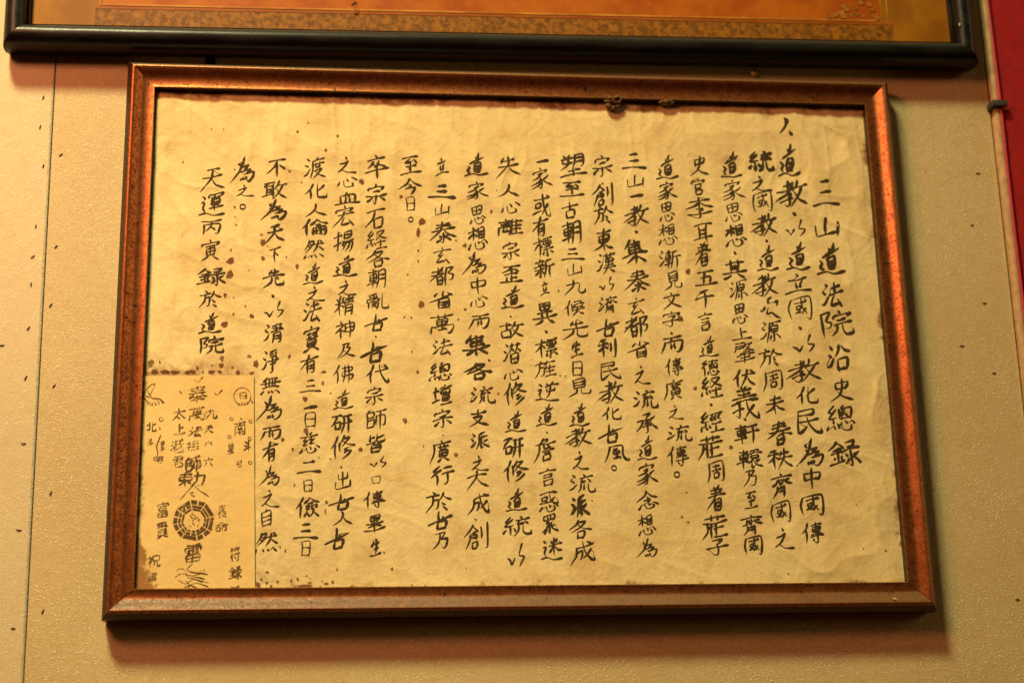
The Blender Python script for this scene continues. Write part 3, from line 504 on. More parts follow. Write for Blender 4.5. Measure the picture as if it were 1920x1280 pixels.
    '畢': [[24, 8, 27, 31], [24, 10, 58, 0, 56, 23], [40, 6, 40, 80], [27, 19, 56, 12], [27, 31, 56, 23], [10, 44, 72, 29], [30, 34, 30, 52], [52, 29, 52, 47], [17, 57, 65, 46], [0, 73, 80, 53]],
    '異': [[22, 7, 25, 29], [22, 8, 58, 0, 55, 22], [40, 4, 40, 24], [25, 17, 55, 10], [25, 29, 55, 22], [15, 41, 65, 30], [32, 30, 32, 53], [48, 27, 48, 48], [0, 61, 80, 43], [32, 62, 22, 72, 6, 80], [48, 56, 69, 69]],
    '皆': [[18, 7, 16, 39], [20, 22, 37, 15], [0, 47, 38, 34], [46, 0, 46, 31, 58, 34, 80, 29, 80, 19], [74, 6, 48, 18], [39, 38, 32, 47], [22, 51, 24, 80], [24, 52, 60, 43, 58, 72], [24, 63, 58, 55], [24, 78, 58, 71]],
    '省': [[48, 0, 47, 24], [30, 12, 16, 27], [64, 6, 80, 15], [72, 18, 41, 36, 0, 54], [36, 41, 36, 80], [36, 41, 69, 32, 69, 71], [38, 52, 67, 45], [38, 63, 67, 56], [38, 75, 67, 69]],
    '眾': [[12, 10, 14, 27], [12, 11, 66, 0, 64, 18], [31, 9, 31, 23], [45, 5, 45, 20], [14, 27, 64, 18], [37, 28, 23, 38], [21, 37, 38, 35], [39, 32, 37, 75, 31, 70], [32, 43, 21, 58, 0, 72], [55, 31, 42, 43], [29, 53, 10, 80], [41, 42, 55, 56, 80, 64], [64, 40, 47, 50]],
    '着': [[28, 4, 34, 11], [53, 0, 45, 10], [14, 19, 67, 8], [15, 28, 63, 17], [2, 40, 80, 23], [39, 11, 31, 42, 0, 71], [32, 45, 32, 80], [32, 46, 59, 38, 58, 73], [34, 55, 58, 49], [34, 66, 58, 59], [34, 77, 58, 72]],
    '石': [[6, 17, 80, 0], [41, 11, 30, 41, 0, 74], [32, 44, 35, 80], [32, 46, 70, 34, 66, 71], [35, 78, 68, 69]],
    '研': [[2, 14, 38, 4], [22, 10, 0, 50], [13, 40, 15, 66], [13, 40, 34, 33, 33, 61], [15, 65, 34, 59], [41, 10, 76, 0], [38, 39, 80, 27], [48, 7, 47, 43, 38, 80], [65, 3, 65, 78]],
    '祖': [[14, 6, 17, 11, 17, 18], [39, 50, 71, 45], [39, 27, 71, 22], [39, 74, 39, 6, 40, 4, 71, 0, 71, 68], [28, 75, 80, 67], [1, 21, 24, 17, 25, 18, 24, 23, 17, 35, 14, 43, 14, 80], [0, 53, 7, 47, 16, 41, 21, 42, 28, 49]],
    '祝': [[13, 6, 16, 10], [46, 34, 44, 53, 41, 62, 36, 70, 31, 75, 24, 77], [62, 31, 63, 71, 78, 69, 80, 60, 78, 55], [62, 31, 74, 28, 74, 0, 36, 6, 36, 35, 62, 31], [1, 21, 23, 18, 14, 43, 14, 80], [0, 54, 8, 46, 16, 41, 21, 42, 28, 49]],
    '神': [[21, 5, 28, 13], [4, 28, 38, 18, 0, 57], [23, 40, 23, 80], [27, 42, 38, 48], [44, 16, 45, 51], [44, 17, 80, 9, 76, 45], [45, 32, 78, 25], [45, 50, 76, 43], [61, 0, 61, 75]],
    '秩': [[30, 4, 10, 16], [0, 32, 38, 20], [24, 13, 22, 80], [22, 31, 2, 57], [25, 33, 37, 40], [46, 11, 40, 27], [42, 22, 70, 12], [37, 42, 80, 28], [55, 0, 52, 33, 33, 77], [53, 38, 63, 55, 80, 68]],
    '立': [[37, 0, 42, 10], [13, 28, 67, 11], [30, 33, 36, 57], [55, 23, 46, 54], [0, 80, 40, 64, 80, 61]],
    '符': [[19, 13, 22, 23], [60, 7, 64, 15, 68, 16], [32, 49, 35, 50, 42, 59], [12, 46, 7, 48, 0, 55], [27, 39, 80, 31], [67, 24, 66, 69, 61, 72, 51, 74, 46, 72], [9, 14, 34, 10], [48, 8, 79, 4], [18, 31, 12, 46, 13, 48, 13, 80], [15, 3, 11, 6, 9, 13, 1, 26], [49, 0, 48, 8, 37, 21]],
    '精': [[6, 18, 13, 26], [37, 9, 30, 21], [0, 40, 39, 27], [22, 5, 22, 80], [20, 39, 0, 64], [25, 40, 37, 47], [43, 13, 76, 4], [44, 22, 74, 13], [40, 33, 80, 22], [58, 0, 58, 27], [46, 38, 43, 77], [46, 40, 72, 34, 72, 69, 65, 73], [47, 50, 72, 44], [47, 61, 72, 55]],
    '経': [[22, 4, 6, 25, 26, 23], [29, 14, 4, 43, 30, 37], [21, 41, 19, 53], [4, 60, 0, 76], [19, 56, 22, 67], [30, 52, 35, 61], [39, 9, 70, 0, 52, 25, 37, 42], [42, 13, 56, 26, 80, 33], [40, 53, 74, 44], [56, 39, 56, 70], [37, 80, 80, 69]],
    '統': [[22, 4, 8, 25, 25, 23], [28, 14, 6, 44, 32, 36], [20, 41, 20, 77], [8, 55, 0, 71], [30, 49, 36, 59], [50, 0, 55, 7], [38, 18, 78, 6], [53, 14, 43, 32, 63, 27], [63, 20, 72, 29], [47, 38, 43, 61, 32, 80], [58, 35, 58, 63, 67, 72, 80, 69, 80, 53]],
    '經': [[22, 3, 6, 25, 26, 23], [29, 14, 4, 44, 30, 37], [21, 42, 19, 54], [4, 60, 0, 78], [19, 57, 22, 68], [30, 52, 35, 62], [38, 12, 78, 0], [45, 14, 38, 29, 43, 35], [57, 11, 48, 26, 56, 31], [72, 6, 63, 20, 74, 27], [39, 47, 74, 37], [54, 43, 54, 70], [35, 80, 80, 67]],
    '總': [[24, 5, 8, 26, 25, 24], [28, 15, 6, 45, 30, 38], [20, 43, 20, 59], [4, 66, 0, 80], [19, 63, 22, 74], [30, 58, 34, 67], [52, 0, 44, 9], [38, 14, 39, 43], [38, 16, 72, 6, 70, 37], [46, 17, 40, 30], [44, 24, 61, 32], [53, 15, 43, 38], [39, 43, 70, 36], [38, 57, 34, 72], [43, 53, 44, 72, 58, 77, 70, 70, 70, 60], [53, 48, 58, 55], [72, 47, 80, 54]],
    '羲': [[29, 3, 33, 9], [49, 0, 41, 9], [18, 16, 62, 7], [20, 24, 58, 15], [4, 36, 76, 20], [38, 10, 38, 30], [0, 53, 80, 33], [32, 38, 14, 46], [23, 40, 23, 80, 14, 76], [2, 69, 36, 57], [43, 32, 49, 58, 68, 76, 80, 78, 80, 66], [68, 46, 41, 77], [56, 31, 66, 36]],
    '老': [[40, 35, 37, 40, 28, 47, 27, 51], [27, 62, 35, 61, 64, 46, 68, 46], [0, 64, 3, 64, 20, 53, 27, 51], [34, 2, 34, 34], [27, 51, 27, 76, 30, 80, 70, 74, 75, 68, 76, 63, 74, 59], [10, 19, 56, 11, 61, 14], [1, 40, 35, 34, 40, 34, 51, 30, 54, 31, 80, 27], [73, 0, 67, 10, 62, 14, 54, 25, 52, 30]],
    '而': [[11, 14, 78, 0], [44, 8, 38, 25], [18, 32, 11, 54, 0, 80], [16, 34, 50, 23, 80, 20, 73, 58, 61, 73, 52, 68], [37, 31, 35, 59], [50, 28, 50, 56]],
    '耳': [[6, 15, 80, 0], [23, 15, 25, 68], [27, 30, 57, 23], [27, 46, 57, 38], [0, 72, 80, 50], [57, 7, 57, 80]],
    '肇': [[8, 8, 38, 2], [10, 16, 8, 32, 0, 42], [12, 18, 35, 12, 34, 23], [12, 27, 34, 21], [47, 0, 42, 17], [44, 10, 72, 2], [63, 6, 53, 23, 39, 35], [45, 14, 58, 24, 80, 29], [23, 45, 61, 34, 59, 49], [10, 56, 78, 39], [23, 62, 61, 52], [2, 74, 80, 56], [41, 37, 41, 80]],
    '自': [[44, 0, 33, 14], [0, 20, 3, 80], [0, 21, 80, 9, 80, 70], [6, 39, 77, 30], [6, 58, 77, 48], [6, 78, 77, 69]],
    '至': [[10, 12, 68, 0], [38, 9, 20, 30, 47, 23], [50, 14, 62, 27], [20, 47, 60, 37], [39, 29, 39, 66], [0, 80, 80, 64]],
    '莊': [[8, 18, 74, 3], [30, 3, 30, 21], [50, 0, 49, 17], [2, 32, 80, 15], [17, 30, 16, 57, 0, 80], [30, 32, 30, 77], [16, 47, 30, 42], [44, 28, 44, 70], [37, 47, 70, 37], [36, 73, 80, 62]],
    '萬': [[0, 16, 80, 2], [28, 3, 28, 20], [52, 0, 50, 15], [22, 25, 24, 43], [22, 27, 60, 19, 58, 36], [26, 34, 58, 27], [24, 43, 58, 36], [40, 23, 40, 62], [5, 52, 2, 80], [5, 54, 80, 40, 75, 68, 62, 72], [28, 64, 52, 56], [47, 51, 58, 60]],
    '血': [[41, 0, 34, 15], [17, 25, 19, 71], [17, 26, 65, 14, 63, 62], [34, 24, 34, 67], [47, 20, 47, 63], [0, 80, 80, 62]],
    '行': [[30, 0, 4, 25], [33, 18, 0, 49], [19, 38, 19, 80], [41, 11, 74, 2], [37, 34, 80, 22], [58, 29, 58, 65, 48, 74, 43, 68]],
    '見': [[19, 8, 21, 47], [19, 10, 59, 0, 59, 39], [23, 21, 58, 13], [23, 33, 58, 25], [23, 46, 58, 38], [32, 47, 28, 64, 0, 80], [47, 44, 47, 63, 54, 69, 76, 65, 80, 50]],
    '言': [[37, 0, 41, 7], [0, 24, 80, 7], [18, 35, 60, 25], [18, 46, 60, 36], [18, 57, 22, 80], [18, 59, 62, 48, 56, 72], [22, 78, 58, 70]],
    '詹': [[38, 0, 26, 17, 8, 26], [32, 8, 53, 2, 45, 12], [19, 22, 80, 10], [21, 23, 17, 53, 0, 80], [40, 22, 35, 31], [48, 19, 58, 26], [35, 35, 63, 28], [32, 43, 72, 33], [37, 50, 59, 44], [34, 57, 35, 76], [35, 58, 59, 51, 58, 70], [35, 75, 58, 68]],
    '貴': [[0, 80, 8, 80, 27, 70, 32, 69], [50, 67, 54, 66, 72, 69, 80, 68], [14, 47, 66, 39], [14, 57, 66, 48], [2, 31, 77, 18], [40, 15, 64, 11, 66, 1, 64, 0, 16, 8, 16, 19, 40, 15], [14, 57, 14, 65, 16, 66, 65, 58, 66, 56, 66, 31, 65, 30, 15, 38, 14, 57], [40, 0, 40, 24]],
    '軒': [[6, 15, 38, 7], [10, 24, 13, 49], [10, 26, 37, 19, 36, 43], [11, 36, 36, 30], [13, 47, 36, 42], [0, 62, 40, 50], [24, 2, 24, 80], [44, 10, 76, 0], [41, 34, 80, 23], [58, 5, 58, 75]],
    '轅': [[6, 17, 36, 9], [8, 26, 11, 50], [8, 27, 34, 21, 33, 44], [11, 38, 33, 32], [13, 48, 33, 43], [0, 63, 38, 51], [22, 5, 22, 80], [43, 9, 70, 1], [55, 0, 55, 14], [39, 20, 80, 9], [44, 25, 44, 36], [44, 27, 67, 21, 65, 32], [44, 36, 65, 31], [52, 38, 43, 51, 36, 62], [47, 46, 47, 73, 56, 66], [74, 37, 58, 48], [52, 46, 63, 61, 80, 67]],
    '迷': [[10, 13, 19, 20], [8, 38, 19, 35, 13, 56, 20, 69], [0, 78, 25, 72, 46, 80, 80, 74], [37, 11, 41, 20], [63, 2, 55, 15], [32, 32, 80, 17], [50, 0, 50, 62], [47, 31, 33, 55], [52, 30, 65, 42, 78, 45]],
    '逆': [[10, 14, 19, 21], [8, 39, 19, 36, 13, 57, 20, 69], [0, 78, 25, 72, 46, 80, 80, 74], [37, 7, 41, 15], [61, 0, 55, 12], [32, 25, 78, 11], [39, 28, 39, 43, 65, 34], [65, 23, 65, 38], [50, 20, 47, 50, 37, 67]],
    '運': [[10, 16, 19, 23], [8, 40, 19, 37, 13, 57, 20, 69], [0, 80, 25, 74, 46, 80, 80, 74], [32, 10, 30, 20], [32, 11, 76, 0, 70, 10], [38, 20, 65, 13], [39, 26, 40, 47], [39, 28, 65, 21, 63, 40], [40, 37, 63, 31], [40, 47, 63, 40], [32, 58, 76, 45], [50, 10, 50, 66]],
    '道': [[38, 14, 42, 21], [53, 0, 47, 17], [19, 37, 38, 28, 69, 14], [41, 34, 32, 46], [34, 41, 36, 68], [36, 41, 55, 33, 53, 62], [37, 50, 52, 45], [37, 59, 52, 54], [36, 67, 53, 62], [11, 46, 19, 53, 11, 63, 20, 70], [0, 80, 27, 74, 50, 78, 80, 70]],
    '都': [[4, 25, 43, 14], [27, 4, 26, 36], [44, 3, 0, 58], [2, 42, 49, 27], [24, 44, 26, 80], [24, 46, 43, 40, 42, 73], [26, 60, 42, 55], [26, 75, 42, 71], [56, 6, 54, 78], [56, 7, 80, 0, 64, 27, 80, 31, 76, 49, 63, 53]],
    '錄': [[22, 7, 13, 21, 0, 35], [24, 12, 38, 25], [11, 35, 33, 27], [6, 47, 37, 37], [22, 32, 22, 69], [11, 54, 15, 61], [34, 47, 30, 58], [0, 80, 39, 63], [44, 8, 69, 0, 60, 18], [46, 21, 67, 14], [39, 35, 80, 20], [56, 28, 58, 78, 50, 73], [43, 42, 48, 50], [40, 75, 53, 56], [76, 34, 63, 46], [60, 48, 80, 66]],
    '長': [[16, 22, 64, 14], [52, 63, 69, 48, 73, 47], [16, 36, 64, 28], [0, 52, 76, 39], [37, 46, 41, 56, 48, 62, 52, 63, 53, 66, 63, 70, 74, 72, 80, 69], [67, 0, 16, 9, 15, 80, 22, 79, 39, 72, 43, 67]],
    '院': [[0, 13, 2, 80], [0, 15, 25, 8, 12, 32, 25, 38, 20, 51, 8, 54], [45, 0, 50, 7], [32, 17, 30, 27], [32, 19, 78, 7, 69, 17], [38, 30, 63, 22], [31, 45, 78, 32], [40, 42, 38, 60, 23, 79], [54, 37, 54, 61, 63, 70, 80, 67, 80, 53]],
    '集': [[27, 0, 8, 32], [22, 17, 22, 47], [38, 2, 42, 7], [25, 17, 60, 6], [25, 27, 58, 16], [41, 9, 41, 40], [24, 37, 58, 26], [22, 47, 65, 35], [0, 61, 80, 40], [41, 44, 41, 80], [38, 56, 10, 80], [43, 55, 72, 71]],
    '離': [[23, 4, 26, 9], [0, 20, 39, 10], [10, 23, 12, 35], [12, 35, 36, 29], [36, 17, 36, 31], [15, 21, 32, 28], [32, 18, 15, 30], [2, 44, 0, 80], [2, 45, 40, 36, 39, 71, 33, 69], [23, 35, 14, 61, 32, 54], [29, 48, 35, 58], [48, 0, 40, 19], [44, 14, 44, 71], [57, 1, 62, 7], [45, 15, 78, 7], [59, 11, 59, 65], [45, 31, 74, 24], [45, 47, 74, 41], [44, 68, 80, 60]],
    '雷': [[11, 32, 28, 29], [52, 36, 70, 33], [52, 26, 68, 23], [9, 42, 27, 40], [6, 10, 74, 0], [39, 49, 39, 75], [0, 36, 1, 23, 79, 11, 80, 12, 80, 24], [39, 5, 39, 39], [8, 67, 71, 57], [8, 80, 9, 54, 71, 45, 70, 71, 8, 80]],
    '風': [[17, 10, 13, 47, 0, 80], [19, 11, 58, 0, 60, 41, 69, 63, 80, 68, 80, 56], [44, 13, 30, 23], [28, 30, 30, 45], [28, 32, 47, 26, 46, 39], [30, 44, 46, 39], [39, 19, 39, 59], [27, 64, 50, 53], [44, 50, 53, 59]],
    '齊': [[36, 0, 39, 6], [0, 20, 76, 4], [23, 20, 19, 36, 4, 44], [31, 19, 32, 33], [38, 15, 41, 27, 31, 38], [49, 15, 56, 28, 80, 30], [46, 23, 68, 16], [24, 43, 21, 60, 8, 80], [48, 38, 48, 75], [26, 50, 46, 44], [26, 61, 46, 55]],
    'B': [[32, 7, 50, 0], [42, 2, 34, 23], [62, 18, 75, 12, 67, 35], [0, 47, 8, 53, 22, 37], [35, 37, 26, 63, 46, 58, 62, 72, 80, 80]],
    'A': [[37, 0, 51, 10, 34, 42, 0, 80], [66, 63, 80, 80]],
    '·': [[0, 0, 80, 80]],
}
COLUMNS = [
    [('三', 3283, 1572, 305, 305), ('山', 3271, 1185, 251, 229), ('道', 3273, 838, 319, 369), ('法', 3271, 448, 248, 276), ('院', 3297, 122, 333, 302), ('沿', 3278, -248, 256, 287), ('史', 3284, -596, 244, 244), ('總', 3250, -884, 293, 281), ('錄', 3260, -1252, 336, 277)],
    [('A', 2899, 2333, 154, 199), ('道', 2907, 1950, 247, 382), ('教', 2909, 1565, 350, 304), ('·', 2921, 1335, 47, 48), ('以', 2922, 1179, 221, 192), ('道', 2928, 863, 260, 327), ('立', 2905, 550, 287, 235), ('國', 2914, 287, 240, 262), ('·', 2893, 72, 40, 41), ('以', 2920, -95, 227, 201), ('教', 2899, -387, 351, 245), ('化', 2919, -654, 237, 198), ('民', 2921, -924, 252, 269), ('為', 2897, -1241, 279, 299), ('中', 2899, -1516, 178, 219), ('國', 2884, -1784, 238, 228), ('傳', 2873, -2070, 231, 215)],
    [('統', 2601, 1925, 281, 258), ('之', 2590, 1674, 221, 183), ('國', 2582, 1462, 209, 242), ('教', 2588, 1203, 278, 252), ('·', 2599, 1025, 35, 36), ('道', 2598, 835, 230, 296), ('教', 2549, 534, 263, 246), ('B', 2589, 289, 216, 233), ('源', 2583, 34, 216, 242), ('於', 2558, -253, 237, 206), ('周', 2558, -497, 202, 227), ('末', 2575, -751, 213, 213), ('春', 2599, -1053, 256, 250), ('秩', 2586, -1313, 255, 220), ('齊', 2589, -1587, 232, 257), ('國', 2559, -1853, 198, 227), ('之', 2574, -2117, 197, 204)],
    [('道', 2272, 1881, 233, 306), ('家', 2283, 1589, 232, 242), ('思', 2262, 1336, 185, 204), ('想', 2275, 1079, 218, 250), ('·', 2251, 889, 34, 36), ('其', 2240, 700, 263, 224), ('源', 2266, 478, 193, 222), ('思', 2267, 222, 159, 220), ('上', 2270, 3, 203, 138), ('肇', 2286, -198, 214, 228), ('伏', 2269, -471, 235, 204), ('羲', 2258, -718, 279, 337), ('·', 2247, -903, 33, 33), ('軒', 2259, -1059, 266, 211), ('轅', 2271, -1313, 265, 209), ('乃', 2258, -1510, 132, 175), ('至', 2260, -1733, 143, 184), ('齊', 2255, -1987, 229, 215), ('國', 2252, -2190, 185, 203)],
    [('史', 1928, 1855, 203, 232), ('官', 1898, 1624, 150, 206), ('李', 1902, 1383, 287, 240), ('耳', 1921, 1103, 206, 226), ('着', 1913, 866, 171, 272), ('五', 1927, 608, 238, 176), ('千', 1903, 380, 204, 209), ('言', 1895, 132, 158, 207), ('道', 1914, -132, 202, 228), ('德', 1917, -365, 190, 193), ('経', 1922, -568, 223, 225), ('·', 1901, -748, 33, 34), ('經', 1901, -932, 243, 222), ('莊', 1870, -1197, 253, 264), ('周', 1905, -1444, 175, 229), ('着', 1905, -1716, 186, 270), ('莊', 1873, -2001, 250, 257), ('子', 1888, -2204, 227, 170)],
    [('道', 1569, 1836, 242, 280), ('家', 1567, 1569, 207, 217), ('思', 1550, 1329, 160, 215), ('想', 1549, 1079, 194, 237), ('漸', 1558, 808, 227, 212), ('見', 1580, 574, 181, 210), ('文', 1558, 353, 180, 185), ('字', 1542, 157, 202, 173), ('·', 1529, 8, 28, 29), ('而', 1529, -118, 234, 194), ('傳', 1544, -356, 189, 192), ('廣', 1521, -598, 199, 224), ('之', 1537, -827, 154, 145), ('流', 1559, -1049, 253, 177), ('傳', 1536, -1285, 219, 208), ('。', 1515, -1471, 60, 60)],
    [('三', 1221, 1895, 264, 182), ('山', 1229, 1671, 172, 145), ('一', 1233, 1503, 160, 48), ('教', 1223, 1288, 262, 238), ('·', 1210, 1109, 34, 36), ('集', 1189, 885, 271, 270), ('泰', 1208, 564, 258, 244), ('玄', 1180, 297, 179, 184), ('都', 1164, 67, 234, 240), ('省', 1176, -172, 211, 204), ('之', 1208, -437, 166, 191), ('流', 1224, -695, 253, 201), ('承', 1229, -944, 230, 210), ('道', 1217, -1198, 207, 252), ('家', 1216, -1465, 217, 228), ('念', 1204, -1730, 216, 194), ('想', 1182, -1982, 172, 213), ('為', 1172, -2200, 193, 201)],
    [('宗', 881, 1833, 217, 242), ('·', 874, 1640, 23, 24), ('創', 869, 1514, 216, 264), ('於', 871, 1281, 204, 214), ('東', 867, 1009, 214, 247), ('漢', 880, 757, 202, 245), ('以', 871, 530, 157, 151), ('濟', 879, 300, 200, 196), ('世', 869, 59, 244, 205), ('利', 850, -157, 188, 215), ('民', 884, -400, 198, 191), ('教', 876, -624, 252, 234), ('化', 877, -851, 197, 144), ('世', 853, -1050, 261, 209), ('風', 910, -1258, 250, 186), ('。', 877, -1405, 54, 60)],
    [('塑', 568, 1832, 284, 278), ('至', 548, 1568, 260, 180), ('古', 523, 1329, 180, 190), ('朝', 521, 1086, 202, 247), ('三', 530, 846, 246, 140), ('山', 547, 677, 145, 128), ('九', 546, 486, 211, 162), ('候', 533, 261, 211, 172), ('先', 536, 33, 265, 216), ('生', 540, -177, 132, 181), ('日', 539, -385, 99, 157), ('見', 554, -575, 229, 190), ('道', 545, -858, 207, 243), ('教', 526, -1089, 260, 197), ('之', 545, -1323, 162, 185), ('流', 548, -1556, 258, 194), ('派', 513, -1787, 193, 235), ('各', 516, -2021, 213, 191), ('成', 524, -2248, 244, 231)],
    [('一', 246, 1874, 147, 48), ('家', 229, 1681, 215, 240), ('或', 221, 1383, 191, 238), ('有', 203, 1140, 168, 224), ('標', 225, 923, 201, 222), ('新', 230, 690, 211, 209), ('立', 229, 471, 100, 161), ('異', 222, 201, 254, 251), ('·', 228, 13, 33, 34), ('標', 228, -162, 230, 226), ('旌', 211, -387, 218, 190), ('逆', 226, -615, 239, 211), ('道', 208, -859, 206, 231), ('·', 209, -1040, 22, 22), ('詹', 182, -1226, 226, 250), ('言', 207, -1496, 171, 183), ('惑', 210, -1738, 192, 214), ('眾', 214, -1967, 170, 212), ('迷', 223, -2209, 212, 221)],
    [('失', -123, 1800, 237, 240), ('人', -118, 1537, 213, 155), ('心', -105, 1347, 201, 130), ('離', -110, 1129, 256, 200), ('宗', -115, 877, 189, 198), ('歪', -110, 622, 243, 208), ('道', -110, 375, 242, 252), ('·', -131, 169, 22, 23), ('故', -123, 27, 241, 181), ('潛', -123, -221, 185, 236), ('心', -117, -445, 184, 123), ('修', -100, -645, 238, 244), ('道', -106, -926, 205, 230), ('研', -134, -1199, 214, 217), ('修', -112, -1431, 245, 226), ('道', -119, -1721, 212, 235), ('統', -114, -1981, 275, 201), ('以', -131, -2265, 168, 230)],
    [('道', -460, 1823, 247, 264), ('家', -448, 1530, 223, 202), ('思', -452, 1264, 167, 200), ('想', -451, 1006, 199, 257), ('為', -499, 738, 231, 243), ('中', -459, 491, 154, 184), ('心', -451, 325, 175, 126), ('而', -454, 109, 207, 170), ('集', -486, -140, 282, 225), ('各', -468, -419, 281, 189), ('流', -435, -657, 248, 188), ('支', -476, -899, 193, 197), ('派', -469, -1128, 192, 185), ('之', -468, -1350, 170, 151), ('大', -497, -1522, 212, 193), ('成', -490, -1762, 211, 223), ('·', -524, -1916, 21, 21), ('創', -522, -2079, 231, 263)],
    [('立', -818, 1785, 145, 203), ('三', -821, 1511, 289, 166), ('山', -817, 1316, 144, 129), ('泰', -809, 1065, 265, 233), ('玄', -822, 820, 176, 174), ('都', -830, 590, 230, 218), ('省', -844, 338, 229, 205), ('萬', -835, 77, 228, 226), ('法', -832, -159, 205, 168), ('總', -856, -421, 226, 200), ('壇', -843, -659, 203, 209), ('宗', -834, -900, 203, 197), ('·', -836, -1069, 16, 16), ('廣', -859, -1237, 212, 237), ('行', -840, -1479, 222, 203), ('於', -880, -1745, 252, 201), ('世', -871, -1925, 241, 190), ('乃', -873, -2124, 146, 167)],
    [('至', -1141, 1796, 222, 215), ('今', -1148, 1564, 243, 189), ('日', -1148, 1369, 88, 153), ('。', -1144, 1199, 55, 53)],
    [('卒', -1496, 1771, 243, 262), ('宗', -1501, 1469, 220, 224), ('石', -1511, 1199, 208, 222), ('経', -1495, 972, 207, 209), ('各', -1484, 765, 228, 184), ('朝', -1500, 558, 184, 206), ('亂', -1483, 314, 216, 181), ('世', -1499, 88, 236, 191), ('·', -1504, -58, 21, 22), ('世', -1520, -220, 278, 234), ('代', -1482, -447, 224, 210), ('宗', -1514, -667, 180, 186), ('師', -1493, -907, 190, 207), ('皆', -1503, -1151, 189, 205), ('以', -1482, -1339, 168, 118), ('口', -1497, -1520, 84, 74), ('傳', -1512, -1717, 208, 169), ('畢', -1512, -1953, 207, 189), ('生', -1501, -2188, 114, 177)],
    [('之', -1799, 1794, 187, 178), ('心', -1798, 1598, 198, 118), ('血', -1797, 1416, 252, 153), ('宏', -1834, 1222, 207, 233), ('揚', -1832, 955, 206, 220), ('道', -1814, 691, 238, 241), ('之', -1791, 458, 183, 159), ('精', -1817, 265, 193, 226), ('神', -1815, 12, 192, 201), ('及', -1797, -206, 170, 156), ('佛', -1828, -449, 191, 198), ('道', -1826, -707, 201, 207), ('研', -1835, -957, 210, 195), ('修', -1823, -1194, 241, 236), ('·', -1842, -1392, 21, 21), ('出', -1820, -1525, 146, 180), ('世', -1834, -1737, 238, 179), ('入', -1818, -1905, 186, 136), ('世', -1873, -2103, 237, 208)],
    [('渡', -2134, 1745, 219, 249), ('化', -2114, 1486, 229, 176), ('人', -2117, 1281, 217, 152), ('倫', -2126, 1095, 260, 197), ('然', -2134, 859, 194, 207), ('道', -2137, 601, 204, 228), ('之', -2107, 391, 182, 158), ('法', -2142, 205, 192, 214), ('寶', -2150, -92, 159, 278), ('有', -2162, -352, 180, 199), ('三', -2149, -577, 211, 131), ('一', -2146, -795, 147, 54), ('日', -2145, -920, 94, 151), ('慈', -2152, -1152, 198, 215), ('二', -2154, -1392, 228, 128), ('日', -2162, -1583, 83, 116), ('儉', -2160, -1793, 227, 210), ('三', -2177, -2028, 236, 156), ('日', -2175, -2194, 82, 145)],
    [('不', -2527, 1737, 185, 201), ('敢', -2544, 1496, 250, 211), ('為', -2546, 1285, 249, 233), ('天', -2525, 1020, 194, 207), ('下', -2521, 796, 118, 172), ('先', -2532, 545, 224, 215), ('·', -2539, 358, 32, 34), ('以', -2526, 218, 191, 168), ('清', -2521, -28, 201, 211), ('淨', -2548, -316, 168, 253), ('無', -2543, -579, 199, 186), ('為', -2549, -797, 230, 249), ('而', -2534, -1055, 197, 150), ('有', -2530, -1248, 155, 213), ('為', -2536, -1476, 186, 201), ('之', -2521, -1698, 164, 168), ('自', -2558, -1891, 92, 177), ('然', -2554, -2135, 204, 207)],
    [('為', -2869, 1718, 228, 282), ('之', -2837, 1490, 173, 129), ('。', -2859, 1309, 59, 64)],
    [('天', -3169, 1600, 237, 246), ('運', -3172, 1338, 257, 255), ('丙', -3170, 1084, 203, 172), ('寅', -3173, 832, 181, 228), ('錄', -3155, 559, 275, 192), ('於', -3158, 312, 211, 190), ('道', -3151, 72, 221, 222), ('院', -3129, -160, 230, 199)],
]
SLIP_TEXT = [('奉', -3248, -672, 186, 179), ('萬', -3252, -866, 160, 156), ('法', -3257, -1038, 154, 118), ('祖', -3278, -1187, 133, 106), ('師', -3267, -1367, 153, 180), ('勅', -3277, -1514, 255, 158), ('太', -3422, -867, 134, 129), ('上', -3411, -1022, 128, 117), ('老', -3431, -1187, 143, 149), ('君', -3416, -1346, 112, 127), ('九', -3113, -866, 124, 129), ('天', -3129, -1021, 103, 96), ('六', -3130, -1160, 82, 53), ('六', -3124, -1346, 92, 106), ('日', -2806, -681, 68, 71), ('南', -2830, -1010, 119, 150), ('斗', -2753, -1186, 88, 133), ('星', -2912, -1213, 67, 117), ('君', -2831, -1362, 67, 79), ('北', -3684, -996, 102, 107), ('斗', -3688, -1150, 61, 85), ('星', -3569, -1187, 46, 106), ('君', -3590, -1324, 71, 74), ('長', -2978, -1834, 92, 130), ('命', -2979, -1985, 127, 104), ('富', -3546, -1816, 111, 156), ('貴', -3544, -2013, 126, 175), ('雷', -3244, -2230, 161, 195), ('符', -2845, -2248, 101, 154), ('錄', -2841, -2422, 131, 133), ('祝', -3608, -2309, 125, 122), ('雷', -3617, -2457, 80, 91)]
